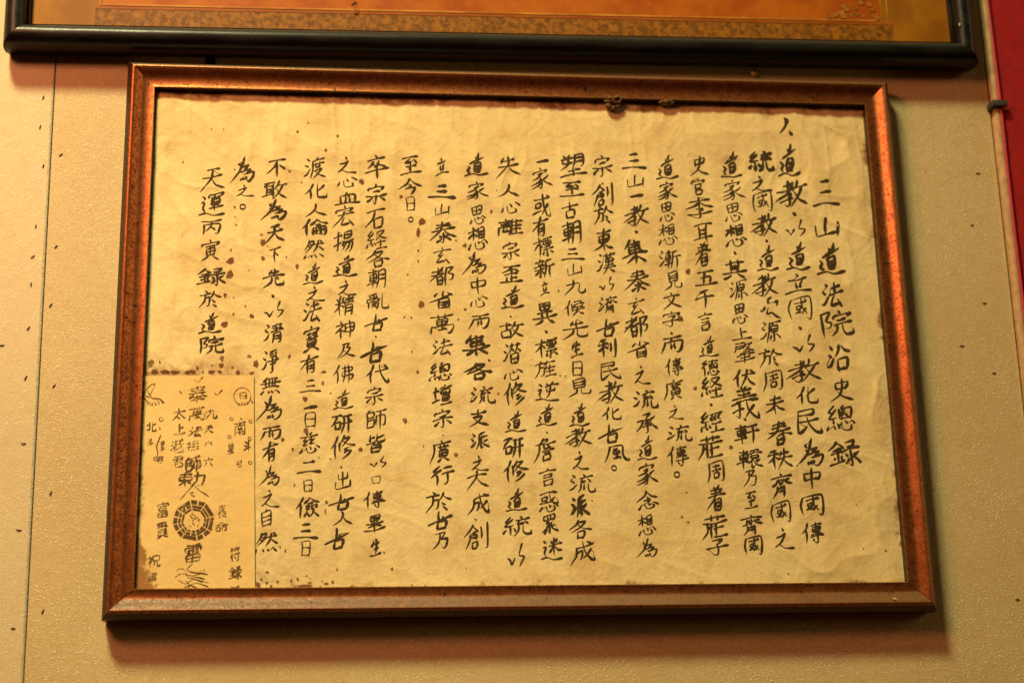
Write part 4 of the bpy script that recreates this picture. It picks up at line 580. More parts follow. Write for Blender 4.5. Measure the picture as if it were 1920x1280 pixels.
SLIP_LINES = [[(-3278, -522), (-3255, -550), (-3203, -494)], [(-3430, -635), (-3407, -658)], [(-3087, -652), (-3060, -675), (-3012, -623)], [(-3659, -561), (-3707, -576), (-3758, -636), (-3769, -692), (-3736, -738), (-3691, -758)], [(-3659, -563), (-3687, -627), (-3707, -682), (-3680, -710), (-3613, -719), (-3559, -761)], [(-3736, -743), (-3724, -775)], [(-3713, -755), (-3699, -789)], [(-3687, -756), (-3667, -812)], [(-3665, -738), (-3642, -784)], [(-3638, -728), (-3615, -775)], [(-3604, -724), (-3576, -765)], [(-3740, -627), (-3703, -682)], [(-3756, -683), (-3711, -701)], [(-2875, -744), (-2852, -776)], [(-2848, -753), (-2834, -779)], [(-2821, -748), (-2811, -776)], [(-2794, -748), (-2789, -779)], [(-2767, -745), (-2758, -771)], [(-2732, -716), (-2709, -757)], [(-3603, -996), (-3602, -1023)], [(-3591, -1078), (-3608, -1133), (-3626, -1188), (-3612, -1270), (-3634, -1315)], [(-2831, -906), (-2812, -920)], [(-3250, -1551), (-3297, -1611), (-3383, -1716)], [(-3254, -1572), (-3208, -1620), (-3116, -1680)], [(-3296, -1652), (-3261, -1643)], [(-3287, -1670), (-3246, -1684)], [(-3274, -2324), (-3239, -2324), (-3298, -2391), (-3227, -2418), (-3148, -2419)], [(-3395, -2403), (-3369, -2381), (-3325, -2386), (-3297, -2435), (-3235, -2449), (-3165, -2427), (-3103, -2437)], [(-3402, -2461), (-3359, -2430), (-3306, -2435), (-3269, -2471), (-3199, -2463), (-3128, -2481)], [(-3374, -2488), (-3303, -2525), (-3234, -2481), (-3145, -2508)], [(-3284, -2565), (-3215, -2516), (-3091, -2553)], [(-3304, -2498), (-3249, -2543), (-3196, -2565)], [(-3183, -2401), (-3122, -2397)], [(-3154, -2499), (-3092, -2517)], [(-2879, -2555), (-2843, -2564), (-2799, -2551)], [(-2861, -2573), (-2816, -2569)], [(-3319, -2564), (-3267, -2534)], [(-2730, -686), (-2740, -729), (-2770, -761), (-2811, -773), (-2853, -762), (-2884, -730), (-2897, -687), (-2887, -643), (-2857, -611), (-2815, -599), (-2774, -611), (-2742, -643), (-2730, -686)], [(-2899, -913), (-2901, -922), (-2907, -927), (-2914, -930), (-2922, -927), (-2928, -922), (-2930, -914), (-2928, -905), (-2923, -900), (-2915, -897), (-2907, -900), (-2901, -905), (-2899, -913)], [(-2712, -940), (-2714, -948), (-2719, -954), (-2727, -956), (-2735, -954), (-2741, -948), (-2743, -940), (-2741, -932), (-2736, -926), (-2728, -924), (-2720, -926), (-2714, -932), (-2712, -940)], [(-2913, -1096), (-2914, -1104), (-2920, -1110), (-2928, -1112), (-2935, -1110), (-2941, -1104), (-2944, -1096), (-2942, -1088), (-2936, -1082), (-2929, -1080), (-2921, -1082), (-2915, -1088), (-2913, -1096)], [(-2718, -1112), (-2720, -1120), (-2726, -1125), (-2734, -1128), (-2741, -1125), (-2747, -1120), (-2750, -1112), (-2748, -1104), (-2742, -1098), (-2734, -1096), (-2727, -1098), (-2721, -1104), (-2718, -1112)], [(-2708, -1351), (-2710, -1359), (-2715, -1365), (-2723, -1367), (-2731, -1365), (-2737, -1359), (-2739, -1351), (-2737, -1343), (-2731, -1337), (-2724, -1335), (-2716, -1337), (-2710, -1343), (-2708, -1351)], [(-3574, -921), (-3576, -930), (-3583, -937), (-3592, -940), (-3601, -937), (-3608, -930), (-3611, -921), (-3609, -911), (-3602, -904), (-3593, -901), (-3584, -904), (-3577, -911), (-3574, -921)], [(-3613, -1314), (-3615, -1323), (-3621, -1329), (-3630, -1332), (-3639, -1329), (-3645, -1323), (-3648, -1314), (-3646, -1305), (-3640, -1298), (-3631, -1296), (-3623, -1298), (-3616, -1305), (-3613, -1314)]]
BAGUA = (-0.3247, -0.1916, 0.0203)
STAINS = [(-1028, 1178, 77, 94), (-1067, 1072, 44, 93), (-1073, 1037, 33, 58), (-1040, 284, 76, 79), (-1650, 1607, 66, 71), (-1242, 1450, 44, 47), (1744, 676, 57, 82), (1632, 164, 67, 92), (-2968, 726, 85, 80), (-2970, 579, 85, 102), (-3011, 358, 42, 56), (-2742, 143, 53, 56), (-2922, 163, 32, 33), (-3009, 57, 74, 78), (-3025, -297, 42, 77), (-3029, -369, 52, 66), (-2689, -350, 52, 99), (-2759, -273, 52, 44), (-2200, -708, 52, 65), (-2185, -1028, 63, 65), (-2028, -544, 42, 44), (-2019, -428, 53, 33), (-1650, -1216, 42, 54), (-1212, -923, 53, 65), (-2313, -1216, 31, 32), (-2413, -1120, 42, 43), (-1082, -423, 32, 44), (-2180, -2554, 153, 41), (-2247, -2487, 31, 41), (-1871, -2398, 20, 31), (-1341, -2397, 21, 41), (-2664, 1011, 32, 35), (-2647, 926, 54, 92), (-2643, 754, 43, 57), (-2408, 774, 21, 34), (-2299, 673, 43, 57), (-2495, 551, 43, 45), (-2390, 1704, 33, 35), (-2021, 1944, 33, 48), (-3715, -351, 72, 87), (-3676, -438, 93, 54), (-3572, -438, 124, 44), (-3479, -442, 93, 44), (-3354, -442, 62, 44), (-3303, -436, 73, 44), (-3126, -435, 73, 44), (-3042, -434, 42, 44), (-2865, -439, 52, 44), (-2729, -444, 52, 33), (-3628, -340, 21, 33), (-3262, -398, 31, 55), (-2950, 1716, 22, 24), (-2940, 1302, 32, 35), (-2932, 1197, 21, 23), (-2919, 1111, 21, 23), (-2966, 841, 21, 34), (-2808, 248, 21, 34), (-2926, 337, 21, 22), (-3476, 1787, 22, 35), (-2315, 2146, 33, 36), (-2206, 2251, 22, 24), (-1901, 2108, 33, 36), (-2268, 1583, 22, 24), (-3196, 2155, 16, 24), (-3076, 2158, 16, 24), (2592, -2474, 22, 32), (3603, -2252, 22, 32), (3379, -2229, 17, 21), (1547, -1898, 32, 32), (1604, -1952, 32, 32), (1604, -1650, 22, 22), (1749, -580, 44, 56), (2085, -1192, 55, 44), (-706, -1269, 42, 54), (-601, 922, 33, 35), (-307, 1302, 33, 47), (-584, 928, 33, 58), (-594, 238, 33, 34), (-666, 130, 22, 34), (-358, -296, 33, 34), (373, 449, 22, 35), (362, -453, 22, 22), (-273, -645, 32, 33), (-358, -296, 22, 34), (-678, 979, 22, 35), (-1069, 863, 22, 35), (-1069, 747, 22, 35), (-1179, 602, 22, 23), (-1214, 147, 22, 23), (-1143, 142, 22, 23), (-1140, -212, 21, 22), (-1726, -2563, 51, 20), (-1177, -2573, 31, 21), (-1151, -2553, 21, 21), (-1022, -2564, 21, 31), (-2308, -2502, 30, 31), (-2161, -2457, 20, 20), (-2130, -2478, 15, 15), (-2420, -2177, 20, 31), (-2369, -2214, 20, 41), (-2621, -2540, 51, 71), (-2440, -2511, 30, 31), (-2541, -2520, 30, 31), (-2500, -2551, 30, 31), (-1419, -2236, 21, 31), (644, -1734, 21, 21), (416, -458, 22, 22), (-2359, -265, 32, 33), (-2369, -282, 21, 22), (-2187, -861, 21, 22), (-1948, -647, 21, 22), (-1979, -1742, 31, 42), (-1989, -1831, 21, 63), (-2292, -1572, 21, 32), (-1947, -1312, 21, 21), (-2057, -1296, 21, 21)]
TACKS = [(-0.4943, 0.2537, 75), (-0.4956, 0.2207, 80), (-0.4730, 0.1904, 40), (-0.4899, 0.1777, 75), (-0.4936, 0.1120, 85), (-0.4948, 0.0795, 35), (-0.4724, 0.0906, 50), (-0.4947, 0.0501, 85), (-0.4742, 0.0285, 55), (-0.4946, 0.0044, 55), (-0.5193, -0.0135, 5), (-0.4941, -0.0466, 65), (-0.4665, -0.0546, 55), (-0.4922, -0.1127, 0), (-0.4636, -0.1618, 60), (-0.4916, -0.1975, -5), (-0.4647, -0.2751, 65), (-0.4913, -0.2908, 0), (0.5079, 0.1902, 0), (0.4949, 0.1298, 0), (0.4993, 0.0414, 0), (0.4695, -0.0062, 0), (0.5016, -0.0358, 0), (0.5005, -0.2733, 0)]


# ------------------------------------------------------------------ wall
YW = 0.031          # face of the wall panels
back = mesh('wall', *box_data(-1.2, 1.2, .045, .075, -.9, 1.0), MAT['backing'])
tag(back, kind='structure')
wp = mesh('wall_panel', *box_data(-.4811, .5300, YW, .044, -.88, .98, .0008), MAT['wall'])
tag(wp, 'wide beige glittery lacquered wall panel behind the copper framed manuscript', 'wall panel')
wl = mesh('wall_panel', *box_data(-1.1, -.4836, YW, .044, -.88, .98, .0008), MAT['wall_pale'])
tag(wl, 'paler cream wall panel left of the narrow vertical joint', 'wall panel')
V, F = tube_data([(-.4832, .0318, -.88), (-.4832, .0318, .98)], .0015, 12)
jt = mesh('joint_strip', V, F, MAT['joint'], smooth=60)
tag(jt, 'thin grey green bead strip down the joint between the two wall panels', 'joint strip')
# the joint in the wall is a hair out of plumb
JR = R(-.47)
for v in wp.data.vertices:
    if v.co.x < 0: v.co.x += v.co.z * math.sin(JR)
for o in (wl, jt):
    o.rotation_euler = (0, JR, 0)
    o.location = (0, 0, 0)

rp = mesh('red_panel', *box_data(.5375, 1.15, .0262, .044, -.88, .98, .001), MAT['red'])
tag(rp, 'deep red painted board at the right edge of the wall', 'red board')
tr_v, tr_f = box_data(.5317, .5368, .0215, .044, -.88, .98, .0012)
tr = mesh('trim_strip', tr_v, tr_f, MAT['trim'], smooth=35)
tag(tr, 'narrow cream trim strip between the beige panel and red board', 'trim')
path = []
for i in range(60):
    z = -.86 + 1.82 * i / 59
    path.append((.5385 + .0006 * math.sin(z * 9) + .0004 * math.sin(z * 23 + 1), .0235, z))
V, F = tube_data(path, .0021, 12)
cb = mesh('cable', V, F, MAT['cable'], smooth=60)
tag(cb, 'thin pinkish red cable running down beside the cream trim', 'cable')
clip = thing('cable_clip', 'small dark grey cable clip clamped over the trim and red cable', 'clip', (.534, .02, .2685))
V, F = box_data(.5275, .5445, .0155, .0213, .2650, .2722, .0012)
mesh('clip_body', V, F, MAT['clip'], clip, 40)
V, F = box_data(.5262, .5300, .0175, .0305, .2642, .2712, .0008)
mesh('clip_foot', V, F, MAT['clip'], clip, 40)

# ------------------------------------------------------------------ tacks driven into the wall
left = sorted([t for t in TACKS if t[0] < 0], key=lambda t: -t[1])
right = sorted([t for t in TACKS if t[0] > 0], key=lambda t: -t[1])
WORD = 'first second third fourth fifth sixth seventh eighth ninth tenth eleventh twelfth thirteenth fourteenth fifteenth sixteenth seventeenth eighteenth'.split()


def tack_mesh(L, bend):
    pts = [(-L / 2, .002, 0), (-L / 2, -.0006, 0), (-L * .15, -.0009 - bend, .0001), (L * .3, -.0006, bend * .5), (L / 2, -.0004, 0), (L / 2, .002, 0)]
    return tube_data(pts, [.0003, .00042, .0005, .0005, .00042, .0003], 8)


for side, lst in (('left', left), ('right', right)):
    for i, (x, z, a) in enumerate(lst):
        L = .0035 + .0014 * random.random()
        V, F = tack_mesh(L, .0003 * random.random())
        o = mesh('staple', V, F, MAT['tack'], smooth=60)
        o.location = (x, YW, z)
        o.rotation_euler = (0, -R(a), 0)
        if side == 'left':
            tag(o, 'tiny dark staple in the wall left of the copper frame, %s from the top' % WORD[i], 'staple', 'staples in the beige wall')
        else:
            tag(o, 'tiny dark staple in the wall right of the copper frame, %s from the top' % WORD[i], 'staple', 'staples in the beige wall')

# screw and hanging nail on the wall above the frame
scr = thing('screw', 'round brass cross head screw in the wall above the copper frame', 'screw', (.263, YW, .3022))
n = 24
V = []; F = []
prof = [(.0018, .0055), (.0018, .0016), (.0036, .0015), (.0036, -.0012), (.0031, -.0026), (.0020, -.0034), (.0002, -.0036)]
for r_, y_ in prof:
    y_ -= .0035
    for k in range(n):
        t = 2 * math.pi * k / n
        V.append((.263 + r_ * math.cos(t), YW + y_, .3022 + r_ * math.sin(t)))
for i in range(len(prof) - 1):
    for k in range(n):
        F.append([i * n + k, i * n + (k + 1) % n, (i + 1) * n + (k + 1) % n, (i + 1) * n + k])
mesh('screw_head', V, F, MAT['brass'], scr, 30)
A = Acc()
A.add(*box_data(.263 - .0021, .263 + .0021, YW - .0074, YW - .0065, .3022 - .0004, .3022 + .0004))
A.add(*box_data(.263 - .0004, .263 + .0004, YW - .00745, YW - .0066, .3022 - .0021, .3022 + .0021))
mesh('cross_slot', A.v, A.f, MAT['iron'], scr)
A = Acc()
A.add(*tube_data([(-.3247, YW + .002, .3005), (-.3247, YW - .006, .3012), (-.3247, YW - .0085, .3015)], [.0016, .0016, .0016], 12))
A.add(*tube_data([(-.3247, YW - .0085, .3015), (-.3247, YW - .0100, .3018)], [.0042, .0036], 16))
A.add(*box_data(-.3300, -.3194, YW - .0016, YW + .0006, .2950, .3040, .0005))
nl = mesh('hanging_nail', A.v, A.f, MAT['iron'], smooth=40)
tag(nl, 'dark flat headed nail above the upper left of the copper frame', 'nail')

# ------------------------------------------------------------------ framed manuscript
FW, FH = .800, .5591
fr = thing('framed_manuscript', 'copper framed sheet of handwritten Chinese brush calligraphy on yellowed paper', 'framed manuscript', (0, YW, -FH / 2))


def rails(parent, W_, H_, prof, mats, xf=lambda v: v, name='frame_rail', smooth=28, gap=.00012, npos=None):
    """four mitred rails; prof = list of (inset, y); mats = [(first segment, material)]"""
    out = []
    for side in range(4):
        V = []; F = []; MI = []
        Lh = (W_ if side % 2 == 0 else H_) / 2
        D = (H_ if side % 2 == 0 else W_) / 2
        NS = 24
        for (u, y) in prof:
            for k in range(NS + 1):
                s_ = -1 + 2 * k / NS
                p = s_ * (Lh - u - gap); q = D - u
                if side == 0: v = (p, y, q)
                elif side == 1: v = (q, y, -p)
                elif side == 2: v = (-p, y, -q)
                else: v = (-q, y, p)
                V.append(xf(v))
        N = NS + 1
        for i in range(len(prof) - 1):
            mi = max(j for j, (st, _) in enumerate(mats) if i >= st)
            for k in range(NS):
                F.append([i * N + k, i * N + k + 1, (i + 1) * N + k + 1, (i + 1) * N + k]); MI.append(mi)
        F.append([i * N for i in range(len(prof))]); MI.append(0)
        F.append([i * N + NS for i in range(len(prof))][::-1]); MI.append(0)
        o = mesh(name, V, F, mats[0][1], parent, smooth)
        for _, mt in mats[1:]: o.data.materials.append(mt)
        for p_, mi in zip(o.data.polygons, MI): p_.material_index = mi
        out.append(o)
    return out


prof = [(.006, .0285), (-.0065, .0285), (-.0068, .0270), (-.0068, .0105), (-.0062, .0093), (-.0018, .0018), (-.0004, .0002), (.0010, -.0002), (.0022, .0001),
        (.0045, .0014), (.0070, .0032), (.0095, .0048), (.0115, .0057), (.0135, .0062), (.0165, .0063), (.0190, .0062), (.0202, .0060),
        (.0210, .0058), (.0217, .0059), (.0220, .0063), (.0221, .0070), (.0221, .0175), (.0190, .0190), (.006, .0285)]
rl = rails(fr, FW, FH, prof, [(0, MAT['edge']), (5, MAT['copper']), (17, MAT['gilt']), (19, MAT['edge'])])

# --- wrinkled sheet
YP = .0150
rs = np.random.RandomState(11)
LAT = rs.rand(64, 512, 512)[:12] if False else rs.rand(12, 256, 256)


def vn(x, z, k):
    g = LAT[k]
    xi = np.floor(x).astype(int); zi = np.floor(z).astype(int)
    fx = x - xi; fz = z - zi
    fx = fx * fx * fx * (fx * (fx * 6 - 15) + 10); fz = fz * fz * fz * (fz * (fz * 6 - 15) + 10)
    a = g[xi % 256, zi % 256]; b = g[(xi + 1) % 256, zi % 256]; c = g[xi % 256, (zi + 1) % 256]; d = g[(xi + 1) % 256, (zi + 1) % 256]
    return (a * (1 - fx) + b * fx) * (1 - fz) + (c * (1 - fx) + d * fx) * fz


GX = np.linspace(-.386, .386, 521); GZ = np.linspace(-.2665, .2665, 361)
XX, ZZ = np.meshgrid(GX, GZ, indexing='ij')
wx = XX + .020 * vn(XX / .05 + 9, ZZ / .05 + 9, 8); wz = ZZ + .020 * vn(XX / .05 + 40, ZZ / .05, 9)


def ridge(s, k, ang, st=1.0, pw=3):
    a = math.radians(ang)
    u = (wx * math.cos(a) + wz * math.sin(a)) / s; v = (-wx * math.sin(a) + wz * math.cos(a)) / (s * st)
    n_ = vn(u + 50, v + 50, k)
    return (1 - np.abs(2 * n_ - 1)) ** pw


zone = np.clip((XX - .12) / .25, 0, 1) * .9 + np.clip((-.10 - XX) / .25, 0, 1) * .5 + .45
HH = (.0016 * (vn(wx / .075 + 3, wz / .060 + 3, 0) - .5) + .0009 * zone * (vn(wx / .030 + 13, wz / .026 + 5, 6) - .5)
      - zone * .0011 * ridge(.050, 1, 20, 2.2, 4)
      - zone * .0008 * ridge(.034, 2, 60, 2.6, 5)
      - zone * .0003 * ridge(.026, 3, -25, 2.0, 4)
      - .0004 * ridge(.070, 4, 85, 3.0, 8)
      - .0009 * ridge(.013, 5, 3, 7.0, 2) * np.clip((ZZ + .05) / .25, .15, 1))
ed = np.minimum(np.minimum(.386 - np.abs(XX), .2665 - np.abs(ZZ)) / .02, 1)
HH = np.clip(HH * ed, -.0035, .0012)
under = np.clip((-.262 - XX) / .012, 0, 1) * np.clip((-.044 - ZZ) / .012, 0, 1)      # lies flat below the slip
HH = HH * (1 - under) + .0006 * under


def height(x, z):
    i = min(max((x + .386) / .772 * 520, 0), 519.999); j = min(max((z + .2665) / .533 * 360, 0), 359.999)
    a = int(i); b = int(j); f_ = i - a; g_ = j - b
    return ((HH[a, b] * (1 - f_) + HH[a + 1, b] * f_) * (1 - g_) + (HH[a, b + 1] * (1 - f_) + HH[a + 1, b + 1] * f_) * g_)


nx, nz = HH.shape
V = np.stack([XX.ravel(), (YP + HH).ravel(), ZZ.ravel()], 1)
idx = np.arange(nx * nz).reshape(nx, nz)
F = np.stack([idx[:-1, :-1].ravel(), idx[1:, :-1].ravel(), idx[1:, 1:].ravel(), idx[:-1, 1:].ravel()], 1)
paper = mesh('paper_sheet', V, F, MAT['paper'], fr, 180)
mesh('backing_board', *box_data(-.3775, .3775, .0178, .0215, -.2570, .2570), MAT['backing'], fr)

# --- brush strokes
GL = {ch: [[(s_[i] / 80, s_[i + 1] / 80) for i in range(0, len(s_), 2)] for s_ in st if len(s_) >= 4] for ch, st in GLYPHS.items()}


def smooth_path(P, sub=5):
    P = [np.array(p, float) for p in P]
    if len(P) == 2:
        d = P[1] - P[0]; nrm = np.array([-d[1], d[0]])
        P = [P[0], P[0] + d * .5 + nrm * random.uniform(-.075, .075), P[1]]
    out = []
    for i in range(len(P) - 1):
        p0 = P[max(i - 1, 0)]; p1 = P[i]; p2 = P[i + 1]; p3 = P[min(i + 2, len(P) - 1)]
        a = p2 - p1
        tn = .38                                      # tight spline keeps the brush's turns crisp
        m1 = (p2 - p0) * tn; m2 = (p3 - p1) * tn
        for k in range(sub):
            t = k / sub
            out.append((2 * t**3 - 3 * t**2 + 1) * p1 + (t**3 - 2 * t**2 + t) * m1 + (-2 * t**3 + 3 * t**2) * p2 + (t**3 - t**2) * m2)
    out.append(P[-1])
    return out


def ribbon(acc, pts, widths, yfun, off):
    n_ = len(pts); V = []; F = []
    for i in range(n_):
        a = pts[max(i - 1, 0)]; b = pts[min(i + 1, n_ - 1)]
        d = b - a; L = math.hypot(*d) or 1e-9
        nrm = np.array([-d[1], d[0]]) / L
        for s_ in (1, -1):
            q = pts[i] + nrm * s_ * widths[i] / 2
            V.append((q[0], yfun(q[0], q[1]) - off, q[1]))
    for i in range(n_ - 1): F.append([2 * i, 2 * i + 1, 2 * i + 3, 2 * i + 2])
    acc.add(V, F)


def brush(acc, P, bw, yfun, off, ink=1.0):
    """one stroke of a soft brush: pressed entry, thin cross strokes, thick verticals, whipped tails"""
    P = [np.array(p, float) for p in P]
    dd = P[-1] - P[0]
    if len(P) < 6 and math.hypot(*dd) > bw * 5:      # long falls are flicked out past the square
        if dd[0] < -.22 * abs(dd[1]) and dd[1] < 0: P[-1] = P[-1] + (P[-1] - P[-2]) * .12
        elif dd[0] > 0 and dd[1] < -.35 * dd[0] and dd[0] > .45 * -dd[1]: P[-1] = P[-1] + (P[-1] - P[-2]) * .10
    pts = smooth_path(P)
    seg = [math.hypot(*(pts[i + 1] - pts[i])) for i in range(len(pts) - 1)]
    T = sum(seg) or 1e-9
    d = pts[-1] - pts[0]
    ph = random.random() * 9
    cum = 0; W_ = []
    short = T < bw * 4.2
    rightfall = d[0] > 0 and d[1] < -.35 * d[0] and d[0] > .45 * -d[1]
    leftfall = d[0] < -.22 * abs(d[1]) and d[1] < 0
    horiz = abs(d[1]) < .45 * abs(d[0])
    for i in range(len(pts)):
        t = cum / T
        if i < len(seg):
            v = seg[i]; dx = abs(pts[i + 1][0] - pts[i][0]); dz = abs(pts[i + 1][1] - pts[i][1])
        loc = .58 + .50 * dz / (dx + dz + 1e-9)
        if short: w = .50 + .85 * t - .35 * max(0, t - .75) * 4
        elif rightfall: w = .38 + 1.10 * t if t < .80 else (1.26 - (t - .80) / .20 * 1.05)
        elif leftfall: w = 1.15 * (1 - t) ** .7 + .10
        elif horiz: w = .82 - .38 * math.sin(math.pi * min(1, t * 1.15)) + .55 * max(0, t - .68) / .32
        else: w = loc * (1.12 - .22 * t) if t < .70 else loc * (.966 - (t - .70) / .30 * .62)
        if t < .12: w *= .62 + .38 * t / .12
        if t > .93 and not rightfall: w *= 1 - .45 * (t - .93) / .07
        w *= 1 + .10 * math.sin(ph + t * 9) + random.uniform(-.06, .06)
        W_.append(max(.10, w) * bw * ink)
        if i < len(seg): cum += seg[i]
    # rounded tips
    e0 = (pts[0] - pts[1]) / (math.hypot(*(pts[0] - pts[1])) + 1e-9); e1 = (pts[-1] - pts[-2]) / (math.hypot(*(pts[-1] - pts[-2])) + 1e-9)
    pts = [pts[0] + e0 * W_[0] * .42, pts[0] + e0 * W_[0] * .28] + pts + [pts[-1] + e1 * W_[-1] * .28, pts[-1] + e1 * W_[-1] * .45]
    W_ = [W_[0] * .25, W_[0] * .72] + W_ + [W_[-1] * .72, W_[-1] * .2]
    ribbon(acc, pts, W_, yfun, off)


def write_char(acc, ch, cx, cz, w, h, yfun, base, weight=1.0, k=.112, fade=0.0, link=True):
    if ch == '。':
        r_ = w * .42
        P = [np.array((cx + r_ * math.cos(t), cz + r_ * math.sin(t))) for t in np.linspace(.4, 2 * math.pi + .7, 22)]
        ribbon(acc, P, [w * .22 * (1 + .25 * math.sin(i * .6)) for i in range(len(P))], yfun, base)
        return
    st = GL[ch]
    ns = sum(max(1, len(s_) - 1) for s_ in st)
    size = math.sqrt(max(w, h) * (w + h) / 2) if ch not in '一·' else max(w, h)
    bw = size * k / (1 + .022 * min(ns, 26)) * weight * random.uniform(.88, 1.12)
    if ch == '·': bw = max(w, h) * .75
    if ch == '一': bw = w * .20
    Q = st
    ys = [y for s_ in Q for _, y in s_]; y0, y1 = min(ys), max(ys)
    if y1 - y0 < .05: y0, y1 = y0 - .5, y1 + .5
    rot = R(random.uniform(-2.2, 2.2)); cr, sr = math.cos(rot), math.sin(rot)
    ww = max(w - bw * .9, w * .5); hh = max(h - bw * .9, h * .45)
    last = None
    for j, s_ in enumerate(Q):
        if fade and random.random() < fade: continue
        P = []
        for x, y in s_:
            lx = (x - .5) * ww + random.gauss(0, .010) * w
            lz = (.5 - (y - y0) / (y1 - y0)) * hh + random.gauss(0, .010) * h
            P.append((cx + lx * cr - lz * sr, cz + lx * sr + lz * cr))
        brush(acc, P, bw, yfun, base + j * 3e-6)
        a_ = np.array(P[0])
        if last is not None and not fade and link:           # the hair line the tip leaves on its way to the next stroke
            gap = math.hypot(*(a_ - last)) / size
            if .10 < gap < .42 and random.random() < .55:
                m_ = (last + a_) / 2 + np.array((a_[1] - last[1], last[0] - a_[0])) * random.uniform(-.12, .12)
                L_ = smooth_path([last, m_, a_], 4)
                ribbon(acc, L_, [bw * (.34 - .16 * math.sin(math.pi * i / (len(L_) - 1))) for i in range(len(L_))], yfun, base + j * 3e-6 - 4e-5)
        last = np.array(P[-1])


def sheet_y(x, z): return YP + height(x, z)


for ci, line in enumerate(COLUMNS):
    A = Acc()
    for ch, x, z, w, h in line:
        x, z, w, h = x / 1e4, z / 1e4, w / 1e4, h / 1e4
        wt = random.choice((.92, .97, 1.0, 1.04, 1.10))
        if ci == 0: wt = 1.12
        if ch == 'A': wt = 2.0
        if ch in '統' and ci == 2: wt = 1.45
        if (ch == '派' and ci == 8): wt = 1.4
        write_char(A, ch, x, z, w * 1.07, h * 1.06, sheet_y, .00030, wt)
    o = mesh('writing_column', A.v, A.f, MAT['ink'], paper)

# --- spots and stains on the sheet
A = Acc()
def blot(acc, x, z, w, h, yfun, off):
    n_ = 16 if max(w, h) > .003 else 10
    ph = [random.random() * 6.28 for _ in range(3)]
    V = [(x, yfun(x, z) - off, z)]
    S = [1.0]
    for ring, s_ in ((.80, 1.0), (1.22, 0.0)):
        for k in range(n_):
            t = 2 * math.pi * k / n_
            r_ = 1 + .13 * math.sin(2 * t + ph[0]) + .11 * math.sin(3 * t + ph[1]) + .09 * math.sin(5 * t + ph[2]) + random.uniform(-.05, .05)
            px, pz = x + w / 2 * r_ * ring * math.cos(t), z + h / 2 * r_ * ring * math.sin(t)
            V.append((px, yfun(px, pz) - off, pz)); S.append(s_)
    SOFT.extend(S)
    acc.add(V, [[0, 1 + k, 1 + (k + 1) % n_] for k in range(n_)] + [[1 + k, 1 + n_ + k, 1 + n_ + (k + 1) % n_, 1 + (k + 1) % n_] for k in range(n_)])
SOFT = []
for q in STAINS:
    x, z, w, h = (v / 1e4 for v in q)
    blot(A, x, z, w * .82, h * .82, sheet_y, .00042)
for _ in range(40):
    x = random.uniform(-.36, .0) if random.random() < .8 else random.uniform(0, .37)
    z = random.uniform(-.25, .235)
    r_ = random.choice((.0006, .0007, .0009, .0013))
    blot(A, x, z, r_, r_ * random.uniform(.8, 1.6), sheet_y, .00044)
for _ in range(16):                                   # crust of fly specks just above the slip and along the lower edge
    if random.random() < .55: x, z = random.uniform(-.377, -.275), -.0462 + abs(random.gauss(0, .006))
    else: x, z = random.uniform(-.262, -.19), -.256 + abs(random.gauss(0, .010))
    r_ = random.uniform(.0008, .0028)
    blot(A, x, z, r_ * random.uniform(.8, 2.2), r_, sheet_y, .00046)
st_o = mesh('stain_spots', A.v, A.f, MAT['stain'], paper)
st_o['kind'] = 'stuff'
at = st_o.data.attributes.new('soft', 'FLOAT', 'POINT')
at.data.foreach_set('value', SOFT)

# ------------------------------------------------------------------ the talisman slip tucked in the lower left
YS = .0132
slip = thing('paper_talisman', 'small yellow printed talisman slip with eight sided diagram in the lower left of the frame', 'paper slip', (-.322, YP, -.2587))
TL = (-.3795, -.0485); TR = (-.2707, -.0473); BR = (-.2648, -.2625); BL = (-.3795, -.2640)


def slip_y(x, z):
    return YS - .0007 * math.sin((x + .38) * 26) * max(0, min(1, (z + .27) / .2)) + .0002 * math.sin(z * 60)


NS_, NT_ = 24, 40
V = []; F = []
for i in range(NS_ + 1):
    for j in range(NT_ + 1):
        s_, t_ = i / NS_, j / NT_
        x = (TL[0] * (1 - s_) + TR[0] * s_) * (1 - t_) + (BL[0] * (1 - s_) + BR[0] * s_) * t_
        z = (TL[1] * (1 - s_) + TR[1] * s_) * (1 - t_) + (BL[1] * (1 - s_) + BR[1] * s_) * t_
        V.append((x, slip_y(x, z), z))
for i in range(NS_):
    for j in range(NT_):
        a = i * (NT_ + 1) + j
        F.append([a, a + 1, a + NT_ + 2, a + NT_ + 1])
nF = len(V)
V += [(x, y + .00035, z) for x, y, z in V]
F += [[q + nF for q in f_[::-1]] for f_ in F]
rim = [i * (NT_ + 1) for i in range(NS_ + 1)] + [NS_ * (NT_ + 1) + j for j in range(1, NT_ + 1)] + [i * (NT_ + 1) + NT_ for i in range(NS_ - 1, -1, -1)] + [j for j in range(NT_ - 1, 0, -1)]
for k in range(len(rim)):
    a, b = rim[k], rim[(k + 1) % len(rim)]
    F.append([a, b, b + nF, a + nF])
sheet = mesh('slip_sheet', V, F, MAT['slip'], slip, 60)
A = Acc()
for ch, x, z, w, h in SLIP_TEXT:
    x, z, w, h = x / 1e4, z / 1e4, w / 1e4, h / 1e4
    write_char(A, ch, x, z, w, h, slip_y, .00030, 1.15, .125, 0, False)
for st in SLIP_LINES:
    P = [(px / 1e4, pz / 1e4) for px, pz in st]
    brush(A, P, .00105 if len(P) < 10 else .0008, slip_y, .00034)
mesh('stamped_writing', A.v, A.f, MAT['print_ink'], sheet)
# eight-sided trigram ring
A = Acc()
bx, bz, br = BAGUA


